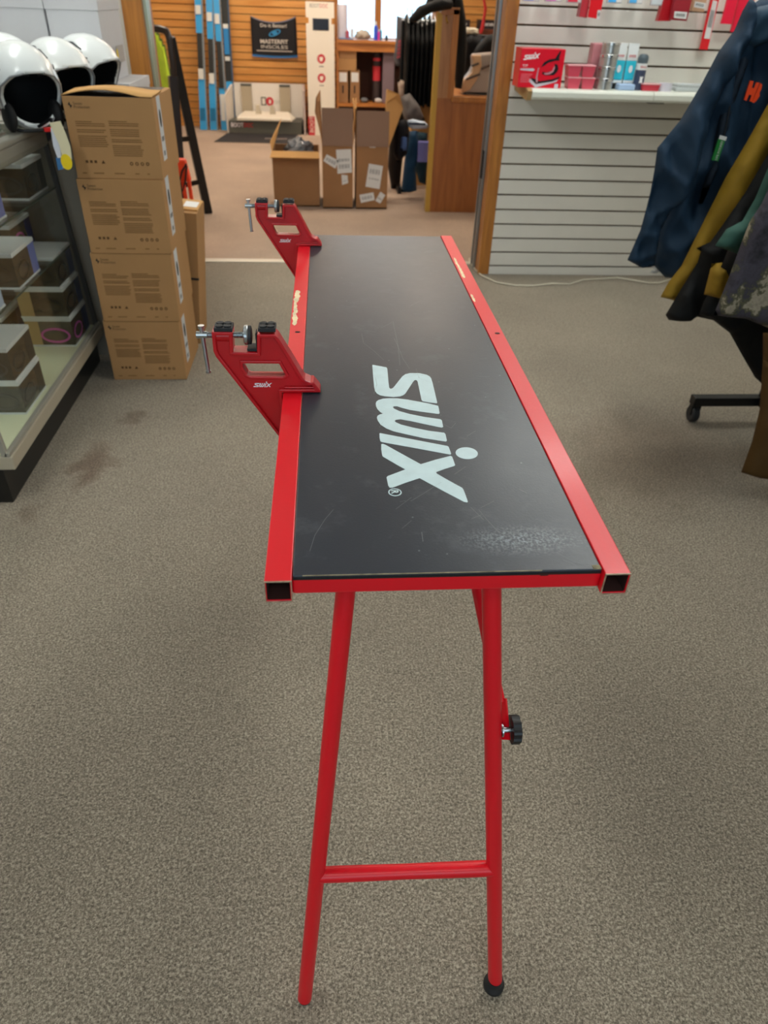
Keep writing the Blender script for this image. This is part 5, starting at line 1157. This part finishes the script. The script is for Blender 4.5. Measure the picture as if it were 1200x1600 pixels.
# ================================================================== GARMENTS
def dist(p, poly):
    best = 9; n = len(poly)
    for i in range(n):
        a, b = Vector(poly[i]), Vector(poly[(i+1) % n]); ab = b-a; t = max(0, min(1, (Vector(p)-a).dot(ab)/max(ab.dot(ab), 1e-9))); best = min(best, (Vector(p)-(a+ab*t)).length)
    return best
def cloth(poly, o, ux, uz, nrm, thick=.05, rad=.07, fold=(.3, 1.0), amp=.012, freq=16, step=.016, seed=0):
    """a padded piece of clothing: outline (u,v), swelling along nrm on both sides, with folds running along `fold`"""
    rs = []
    n = len(poly)
    for i in range(n):
        a, b = Vector(poly[i]), Vector(poly[(i+1) % n]); k = max(1, int((b-a).length/step))
        for j in range(k): rs.append(a+(b-a)*j/k)
    pts = [Vector(p) for p in rs]; nb = len(pts)
    us = [p[0] for p in poly]; vs_ = [p[1] for p in poly]
    v = min(vs_)
    row = 0
    while v < max(vs_):
        u = min(us)+(step/2 if row % 2 else 0)
        while u < max(us):
            if inside((u, v), poly) and dist((u, v), poly) > step*.55: pts.append(Vector((u, v)))
            u += step
        v += step*.87; row += 1
    co, ed, fa, *_ = delaunay_2d_cdt(pts, [(i, (i+1) % nb) for i in range(nb)], [list(range(nb))], 1, 1e-6)
    o, ux, uz, nrm = Vector(o), Vector(ux), Vector(uz), Vector(nrm)
    f = Vector(fold).normalized(); g = Vector((-f.y, f.x))
    front, back = [], []; bl = []
    for c in co:
        d = dist((c.x, c.y), poly); k = min(1, d/rad); h = thick*math.sqrt(max(0, 1-(1-k)**2))
        s = c.x*g.x+c.y*g.y; t_ = c.x*f.x+c.y*f.y
        wv_ = noise.noise(Vector((s*freq+seed, t_*freq*.22, seed*1.7)))+.5*noise.noise(Vector((s*freq*2.3, t_*freq*.6+seed, 3.1)))
        wv_ += .9*(.35-abs(noise.noise(Vector((s*freq*.9+7, t_*freq*.35, seed)))))*2
        wv_ += .8*(.30-abs(noise.noise(Vector((s*freq*.5+t_*freq*.5, (t_-s)*freq*.25, seed+9)))))*2
        h2 = h+amp*wv_*min(1, k*2.2)
        P0 = o+ux*c.x+uz*c.y; front.append(P0+nrm*h2); back.append(P0-nrm*h*.8)
    mb = MB(); m = len(co); edge = [dist((c.x, c.y), poly) < 1e-5 for c in co]
    fs = [tuple(x) for x in fa]
    vs2 = front+back; mp = {i+m: (i if edge[i] else i+m) for i in range(m)}
    mb.add(vs2, fs+[tuple(mp[i+m] for i in reversed(x)) for x in fs], True)
    return mb
def ppoly(pxs, y): return [(lambda q: (q.x, q.z))(Y(px, py, y)) for px, py in pxs]
Zc = lambda pts_: [(960+x*.3125, y*.3125) for x, y in pts_]
def hang(t, nm, pxs, y, m, **k): return part(nm, cloth(ppoly(pxs, y), (0,y,0), UX, UZ, (0,-1,0), **k), m, t)
def fab(name, hexc, **k): return mat(name, hexc, k.get('rough', .7), bump=.15, bscale=260, var=k.get('var', .06), vscale=14, spec=.25)

rack = thing('clothes_rack', (1.65, 2.05, 0), 'black rolling clothes rack with castors carrying the ski jackets', 'clothes rack')
RX = 1.66
for yy in (2.37, 1.72):
    part('foot_bar', MB().box((1.385, yy-.02, .07), (1.95, yy+.02, .105)), BLACKM, rack, bevel=.003)
    for xx in (1.405, 1.92):
        cst = part('castor', MB().lathe([(.0,-.014),(.028,-.014),(.032,-.010),(.032,.010),(.028,.014),(0,.014)], (xx, yy, .032), (1,0,0), 24), BLACKRUB, rack)
        part('castor_fork', MB().box((xx-.018, yy-.012, .03), (xx+.018, yy+.012, .072)), BLACKM, cst)
    part('upright', MB().tube([(RX, yy, .1), (RX, yy, 1.62)], .014, 14), BLACKM, rack)
part('base_rail', MB().box((RX-.02, 1.72, .075), (RX+.02, 2.37, .1)), BLACKM, rack)
part('top_rail', MB().tube([(RX, 1.55, 1.62), (RX, 2.52, 1.62)], .014, 14), BLACKM, rack)
def hanger(t, y): 
    part('hanger', MB().tube([(RX+.0, y, 1.60), (RX-.012, y, 1.63), (RX, y, 1.645), (RX+.016, y, 1.63), (RX, y, 1.59), (RX, y, 1.54)], .003, 8).tube([(RX-.2, y, 1.45), (RX, y, 1.54), (RX+.2, y, 1.45)], .006, 8), BLACKM, t)
JB = fab('jacket_blue', '#1a3044'); JBD = fab('jacket_blue_dark', '#1a2532'); 
# blue jacket
yj = 2.44
jk = thing('ski_jacket', (1.55, yj, .45), 'dark blue ski jacket with orange chest letters at the far end of the rack', 'jacket', 'ski jackets on the rolling rack')
body_px = Zc([(640,60),(600,150),(560,250),(480,420),(400,600),(330,780),(270,980),(215,1160),(195,1325),(255,1388)])
bp = ppoly(body_px, yj)
bp += [(1.78, bp[-1][1]-.03), (1.93, .60), (1.90, 1.15), (1.86, 1.38), (1.74, 1.47), (1.56, 1.50), (1.42, 1.46)]
part('jacket_body', cloth(bp, (0,yj,0), UX, UZ, (0,-1,0), thick=.028, rad=.05, fold=(-.35,1), amp=.032, freq=12, step=.013, seed=1), JB, jk)
sl = ppoly(Zc([(690,-30),(640,55),(600,150),(520,260),(430,430),(330,600),(215,740),(200,850),(180,960),(160,1040),(130,1150),(65,1300),(140,1340),(200,1330),(232,1150),(285,1050),(380,930),(430,760),(470,600),(540,440),(620,300),(700,120)]), yj-.05)
part('sleeve', cloth(sl, (0,yj-.05,0), UX, UZ, (0,-1,0), thick=.026, rad=.03, fold=(-.45,1), amp=.038, freq=15, step=.010, seed=4), JB, jk)
sl2 = [(1.82,1.44),(1.92,1.36),(2.02,1.1),(2.14,.9),(2.2,.62),(2.08,.58),(1.98,.86),(1.86,1.1),(1.8,1.3)]
part('sleeve', cloth(sl2, (0,yj-.03,0), UX, UZ, (0,-1,0), thick=.045, rad=.06, fold=(.45,1), amp=.014, freq=12, seed=8), JB, jk)
hang(jk, 'zip_placket', Zc([(640,240),(690,250),(600,520),(540,800),(440,1020),(420,1020),(480,800),(530,560)]), yj-.040, JBD, thick=.012, rad=.02, amp=.004, freq=10)
hang(jk, 'collar', Zc([(690,40),(780,20),(830,80),(830,160),(770,210),(690,240),(640,235),(615,190),(620,120)]), yj-.05, fab('jacket_blue2', '#21394b'), thick=.022, rad=.025, amp=.012, freq=18, step=.010)
for pl_ in ([(770,258),(828,268),(800,370),(838,378),(868,285),(915,292),(800,592),(765,582),(795,490),(755,478),(715,575),(678,560)],
            [(930,300),(960,318),(945,400),(918,450),(922,500),(870,575),(830,608),(806,598)]):
    hq = [Y(1095+a*.1, 100+b*.1, yj-.052) for a, b in pl_]
    part('chest_letter', MB().prism([(v.x, v.z) for v in hq], (0, yj-.052, 0), UX, UZ, (0, .004, 0)), mat('letter_orange', '#f04a1c', .5), jk)
tq = [Y(px, py, yj-.060) for px, py in ((1112,250),(1122,252),(1133,220),(1123,217))]
zt_ = part('zip_tag', MB().add(tq+[v+Vector((0,.004,0)) for v in tq], [(0,1,2,3),(7,6,5,4),(0,1,5,4),(1,2,6,5),(2,3,7,6),(3,0,4,7)]), mat('tag_green', '#1e7a34', .5), jk)
tq2 = [Y(px, py, yj-.0605) for px, py in ((1123,217),(1134,220),(1136,214),(1125,211)) ]
part('zip_tag_end', MB().add(tq2, [(0,1,2,3)]), PAPER, zt_, fixn=False)
dv = (tq[3]-tq[0]); text_part('zip_tag_text', 'LIFE POCKET', tq[0]+dv*.05+(tq[1]-tq[0])*.75+Vector((0,-.0008,0)), dv, Vector((-dv.z,0,dv.x)), PAPER, zt_, width=dv.length*.9)
part('zip', MB().tube([Y(1141,165,yj-.054), Y(1136,190,yj-.056), Y(1131,214,yj-.058)], .0022, 8), BLACK, jk)
hanger(jk, yj)
def jacket(label, y, pieces, cat='jacket', name='ski_jacket', grp='ski jackets on the rolling rack'):
    t = thing(name, (1.6, y, .3), label, cat, grp)
    for i, (nm, pxs, m, kw, ext, dy) in enumerate(pieces):
        pl = ppoly(pxs, y+dy)+list(ext); part(nm, cloth(pl, (0,y+dy,0), UX, UZ, (0,-1,0), **kw), m, t)
    hanger(t, y); return t
kw = dict(thick=.022, rad=.025, fold=(-.4,1), amp=.018, freq=13, step=.013)
OLV = fab('jacket_olive', '#86691a')
jacket('mustard olive jacket between the blue jacket and the black jacket', 2.32, [
    ('jacket_body', [(1230,110),(1198,166),(1165,225),(1135,275),(1100,345),(1065,415),(1045,440),(1032,464),(1055,470),(1075,472),(1090,462),(1120,400)], OLV, dict(kw, seed=3), [(1.62,.60),(1.80,.62),(1.88,1.35),(1.70,1.46),(1.55,1.46)], 0)])
BKF = fab('jacket_black', '#08090a', var=.02); BKT = fab('jacket_blackteal', '#0b171c', var=.02)
jacket('black ski jacket between the mustard olive jacket and the green one', 2.23, [
    ('jacket_body', [(1232,150),(1200,240),(1165,300),(1130,350),(1110,378),(1088,388),(1095,393),(1090,410),(1065,450),(1040,492),(1045,500),(1070,502),(1090,495),(1112,500)], BKF, dict(kw, seed=6), [(1.62,.44),(1.85,.42),(1.9,1.35),(1.72,1.46),(1.52,1.46)], 0)])
jacket('long black coat hanging lowest, its hem dropping to the rack foot', 2.13, [
    ('jacket_body', [(1236,180),(1180,330),(1130,420),(1100,470),(1092,492),(1110,497),(1140,520),(1160,556),(1180,590),(1215,622)], BKF, dict(kw, seed=9), [(1.66,.12),(1.92,.16),(1.92,1.33),(1.72,1.45),(1.52,1.45)], 0)])
jacket('mustard yellow jacket showing only its hem below the green sleeve', 2.08, [
    ('jacket_body', [(1112,412),(1150,408),(1175,400),(1168,470),(1132,468),(1100,460)], OLV, dict(kw, seed=12), [], -.01),
    ('dark_panel', [(1150,360),(1125,420),(1128,438),(1165,448),(1190,420),(1220,300)], BKF, dict(kw, seed=13), [(1.70,1.40),(1.55,1.40)], -.03)])
GRN = fab('jacket_teal', '#2f5249')
jacket('muted green jacket whose quilted sleeve cuff shows', 2.00, [
    ('sleeve', [(1240,180),(1205,250),(1180,310),(1160,345),(1135,358),(1117,384),(1140,392),(1160,400),(1180,395),(1215,340)], GRN, dict(kw, seed=15, freq=18, fold=(1,.3), amp=.007), [(1.62,1.3),(1.45,1.42)], 0)])
def camo():
    m = bpy.data.materials.new('camo_fabric'); m.use_nodes = True; nt = m.node_tree; b = nt.nodes['Principled BSDF']; L = nt.links.new
    tc = nt.nodes.new('ShaderNodeTexCoord'); n = nt.nodes.new('ShaderNodeTexNoise'); n.inputs['Scale'].default_value = 11; n.inputs['Detail'].default_value = 9; n.inputs['Roughness'].default_value = .62
    L(tc.outputs['Object'], n.inputs['Vector']); r = nt.nodes.new('ShaderNodeValToRGB'); r.color_ramp.interpolation = 'LINEAR'; e = r.color_ramp.elements
    e[0].position = .32; e[0].color = lin('#18171c'); e[1].position = .45; e[1].color = lin('#3d3944')
    for p_, c_ in ((.50, '#35323a'), (.52, '#474632'), (.545, '#57533f'), (.56, '#948a78'), (.62, '#7c7464')): k = e.new(p_); k.color = lin(c_)
    L(n.outputs['Fac'], r.inputs['Fac']); L(r.outputs['Color'], b.inputs['Base Color']); b.inputs['Roughness'].default_value = .85; return m
jacket('grey and green camouflage jacket, nearest on the rolling rack', 1.90, [
    ('jacket_body', [(1245,200),(1215,262),(1190,318),(1172,345),(1160,375),(1140,430),(1115,492),(1135,495),(1165,498),(1205,514)], camo(), dict(kw, seed=18, amp=.012), [(1.50,.42),(1.78,.42),(1.8,1.3),(1.6,1.42),(1.45,1.40)], 0)])
jacket('brown snow pants hanging low over the near rack foot', 1.86, [
    ('pants_leg', [(1192,560),(1187,640),(1175,690),(1158,738),(1180,745),(1205,746),(1240,745),(1250,560)], fab('pants_brown', '#4b3413'), dict(kw, seed=21), [], 0),
    ('waist_part', [(1192,520),(1192,570),(1250,570),(1250,520)], fab('pants_brown', '#4b3413'), dict(kw, seed=22), [], .0)], cat='pants', name='snow_pants', grp='snow pants on the rolling rack')

# ------------------------------------------------ back room clothing
rk = thing('clothes_rack', (.62, 6.5, 0), 'chrome clothes rack packed with black garments left of the wooden bench', 'clothes rack')
ry = 6.5; rz = Y(660, 33, ry).z; rx0, rx1 = Y(632, 33, ry).x, Y(690, 33, ry).x
part('top_rail', MB().tube([(rx0-.02, ry, rz), (rx1+.05, ry, rz)], .010, 12), STEEL, rk)
for xx in (rx0-.01, rx1+.04): part('upright', MB().tube([(xx, ry, .05), (xx, ry, rz)], .012, 12), BLACKM, rk); part('foot', MB().box((xx-.015, ry-.25, 0), (xx+.015, ry+.25, .05)), BLACKM, rk)
g0 = thing('black_garment', (rx0+.02, ry, .62), 'black garment on the chrome rack', 'garment', 'black garments on the chrome rack')
gp = [(-.20,0),(-.22,.25),(-.21,.45),(-.10,.56),(.0,.60),(.10,.56),(.21,.45),(.22,.25),(.20,0)]
part('cloth', cloth(gp, (0,0,0), (0,1,0), (0,0,1), (-1,0,0), thick=.016, rad=.03, fold=(0,1), amp=.006, freq=16, step=.03, seed=2), BKF, g0, world=False)
part('hanger', MB().tube([(0,-.13,.54),(0,0,.60),(0,.0,.63)], .004, 8), STEEL, g0, world=False)
ng = 8
for k in range(1, ng): dup(g0, (rx0+.02+k*(rx1-rx0)/ng, ry+.006*k, .60+.01*(k % 3)))
for o in list(bpy.data.objects):
    if o.name.startswith('black_garment') and o.parent is None:
        q_ = 0 if o.name == 'black_garment' else int(o.name.split('.')[1])
        o['label'] = ['leftmost', 'second', 'third', 'fourth', 'fifth', 'sixth', 'seventh', 'rightmost'][q_]+' black garment from the left on the chrome rack'
# patterned scarf at the rack's left end
a = Y(628, 60, 6.75)
sc_ = thing('knit_scarf', (a.x, 6.75, .75), 'grey scarf with red and white pattern hanging left of the black garments', 'scarf')
part('scarf_cloth', cloth(ppoly([(620,25),(632,28),(634,60),(627,100),(620,108),(615,90),(619,60)], 6.75), (0,6.75,0), UX, UZ, (0,-1,0), thick=.02, rad=.03, amp=.006, freq=14, step=.02), fab('scarf_grey', '#6a6a70'), sc_)
mb = MB()
for k in range(5): rectp(mb, Y(622-k*.6, 68+k*6, 6.715), (1,0,.3), UZ, .035, .02)
part('red_pattern', mb, mat('scarf_red', '#c8606a', .7), sc_, fixn=False)
# big black coat thrown over the bench end
bc = thing('black_coat', (1.0, 5.9, .8), 'long black coat draped over the top of the wooden bench end', 'coat')
part('coat_cloth', cloth(ppoly([(655,20),(666,5),(676,-25),(705,-30),(724,-2),(729,30),(731,70),(728,110),(722,140),(712,138),(711,100),(711,60),(708,22),(700,12),(680,14),(662,26)], 5.72), (0,5.75,0), UX, UZ, (0,-1,0), thick=.05, rad=.05, amp=.012, freq=12, step=.018, seed=31), fab('coat_black', '#141414', var=.02), bc)
part('coat_arm', cloth(ppoly([(640,28),(655,10),(690,-4),(712,0),(706,14),(675,20),(652,34),(643,40)], 5.60), (0,5.62,0), UX, UZ, (0,-1,0), thick=.04, rad=.05, amp=.012, freq=12, step=.018, seed=35), fab('coat_black', '#141414', var=.02), bc)
# dark clothes behind the boot
rl2 = thing('coat_rail', (1.2, 6.2, 0), 'black coat rail behind the wooden bench carrying dark jackets', 'coat rail')
rt = Y(750, 52, 6.3).z
part('rail_bar', MB().tube([(.85, 6.32, rt-.02), (1.75, 6.32, rt-.02)], .012, 12), BLACKM, rl2)
for xx in (.87, 1.73): part('upright', MB().tube([(xx, 6.32, 0), (xx, 6.32, rt-.02)], .012, 12), BLACKM, rl2)
for k, (pxs, y, c_, lab) in enumerate((
    ([(722,60),(735,52),(755,58),(758,100),(752,135),(722,140),(720,100)], 6.3, '#17171a', 'black jacket hanging behind the pale ski boot'),
    ([(745,72),(760,55),(790,48),(795,90),(742,96),(738,84)], 6.15, '#101012', 'black padded jacket right above the pale ski boot'),
    ([(722,50),(736,46),(742,56),(740,80),(724,80)], 6.34, '#3a3638', 'dark grey jacket hanging beside the draped black coat'),
    ([(745,80),(752,62),(768,55),(782,50),(776,62),(758,74)], 6.2, '#1f3f58', 'dark blue hood lying on the black padded jacket'))):
    t = thing('hanging_jacket', (Y(750,80,y).x, y, .8), lab, 'jacket', 'dark jackets behind the wooden bench')
    part('cloth', cloth(ppoly(pxs, y), (0,y,0), UX, UZ, (0,-1,0), thick=.05, rad=.06, amp=.012, freq=12, step=.022, seed=40+k), fab('f_'+c_, c_), t)
# brand strips and red strap on the wooden wall right
for k, (pa, pb_, py, txt, lab) in enumerate(((708, 735, 37, '', 'dark sign strip with white letters, left one above the dark jackets'), (748, 779, 38, '', 'dark sign strip with white letters, right one beside the red strap'))):
    a, b = Y(pa, py+7, 9.5), Y(pb_, py-6, 9.5)
    t = thing('sign_strip', ((a.x+b.x)/2, 9.52, a.z), lab, 'sign', 'sign strips on the wooden wall')
    part('board', MB().box((a.x, 9.5, a.z), (b.x, 9.66, b.z)), mat('sign_dark', '#2c2224', .6), t)
    mb = MB(); w_ = b.x-a.x; h_ = b.z-a.z
    for q_ in range(7): rectp(mb, (a.x+w_*(.14+.10*q_), 9.4985, a.z+h_*.35), UX, UZ, w_*(.07 if q_ % 3 else .05), h_*(.34 if q_ % 2 else .28))
    part('white_lettering', mb, WP, t, fixn=False)
single('wall_rack', MB().box((Y(722,70,9.4).x, 9.35, .70), (Y(782,70,9.4).x+.4, 9.66, Y(760,46,9.4).z)), wood('rack_brown', '#5c2a12', '#7a3c1c', 'x'), 'dark brown wooden rack below the sign strips on the far wall', 'rack')
single('red_strap', MB().tube([Y(px, py, 9.3) for px, py in ((755,-40),(755,-4),(757,4),(758.5,14),(757,24),(755.5,32),(754,42),(751,52))], [.008,.010,.014,.017,.016,.018,.022,.018], 12), mat('strap_red', '#b81a1c', .5), 'red strap hanging in front of the wooden wall above the dark jackets', 'strap')
for k in range(2): 
    p = Y(730+k*9, 52, 6.3); crumple('hat', (p.x, 6.32, rt+.008), (.045, .04, .025), mat('fur_cream', '#d8cdb8', .9), ['cream fur hat on top of the dark jackets, left one', 'cream fur hat on top of the dark jackets, right one'][k], 'hat', .5, 3+k, 'cream fur hats', flatten=False)

# clutter between the tall cartons and the bench
def blob_cloth(name, pxs, y, hexc, label, cat, seed, thick=.04, grp=None, ymat=None, **k):
    t = thing(name, (Y(*pxs[0], y).x, y, 0), label, cat, grp)
    part('cloth', cloth(ppoly(pxs, y), (0,y,0), UX, UZ, (0,-1,0), thick=thick, rad=.05, amp=k.get('amp', .012), freq=14, step=.02, seed=seed), ymat or fab('f_'+hexc, hexc), t); return t
blob_cloth('fleece', [(626,150),(640,145),(655,165),(664,188),(650,192),(633,190),(627,170)], 6.3, '#77716e', 'grey shaggy fleece below the black garments', 'fleece', 50, amp=.03)
fl = thing('light_cuff', (Y(625,135,6.3).x, 6.3, .6), 'pale sleeve cuff poking out at the left of the black garments', 'cuff')
part('cloth', cloth(ppoly([(621,124),(632,126),(631,152),(624,156)], 6.3), (0,6.3,0), UX, UZ, (0,-1,0), thick=.02, rad=.03, amp=.003, step=.02), fab('cuff_tan', '#cdb6a4'), fl)
blob_cloth('blue_pants', [(640,205),(652,204),(655,240),(650,262),(651,298),(640,301),(627,300),(632,250),(636,225)], 6.1, '#1b3f5c', 'blue snow pants hanging between the tall cartons and the bench', 'pants', 51)
blob_cloth('black_backpack', [(618,190),(634,186),(640,205),(636,240),(622,255),(614,240),(615,210)], 6.0, '#111016', 'black backpack hanging right of the tall cartons', 'backpack', 52)
blob_cloth('blue_shirt', [(627,213),(636,210),(636,235),(625,236)], 5.95, '#4a68a0', 'small mid blue cloth between the backpack and the blue pants', 'cloth', 53, thick=.015)
blob_cloth('teal_jacket', [(650,205),(668,208),(668,290),(655,285),(648,260)], 6.25, '#1a3440', 'dark teal jacket beside the yellow bench edge', 'jacket', 54)
p = Y(661, 238, 6.05); single('lavender_box', MB().box((p.x-.04, 6.05, p.z-.07), (p.x+.05, 6.12, p.z+.07)), mat('lavender', '#7a7cc0', .5), 'lavender pack hanging beside the yellow bench edge', 'package', bevel=.004)
sn = thing('patterned_band', (Y(652,195,6.0).x, 6.0, .5), 'white and blue patterned knit band hanging below the grey fleece', 'band')
part('band', cloth(ppoly([(636,188),(645,186),(664,190),(671,198),(664,201),(645,202),(638,198)], 6.0), (0,6.0,0), UX, UZ, (0,-1,0), thick=.015, rad=.02, amp=.004, step=.015), fab('band_white', '#c9d6e6'), sn)
part('band_pattern', MB().bar(Y(638,193,5.975), Y(665,194,5.975), .01, .012), mat('band_navy', '#1c2c48', .8), sn)
p = Y(623, 220, 5.98)
blob_cloth('dark_rack_panel', [(618,165),(628,160),(634,200),(625,290),(612,300),(606,260),(610,200)], 6.45, '#1c1614', 'dark brown garment right behind the tall cartons', 'garment', 56)
t = thing('low_carton_pair', (Y(655,160,6.6).x, 6.6, 0), 'tan carton standing behind the grey fleece', 'carton')
a, b = Y(645,148,6.6), Y(662,200,6.6)
part('carton_body', MB().box((a.x, 6.6, 0), (b.x+.05, 6.8, a.z)), KRAFT_L, t)
part('flap', MB().box((a.x, 6.6, a.z), (a.x+.006, 6.8, a.z+.08)), KRAFT_L, t)
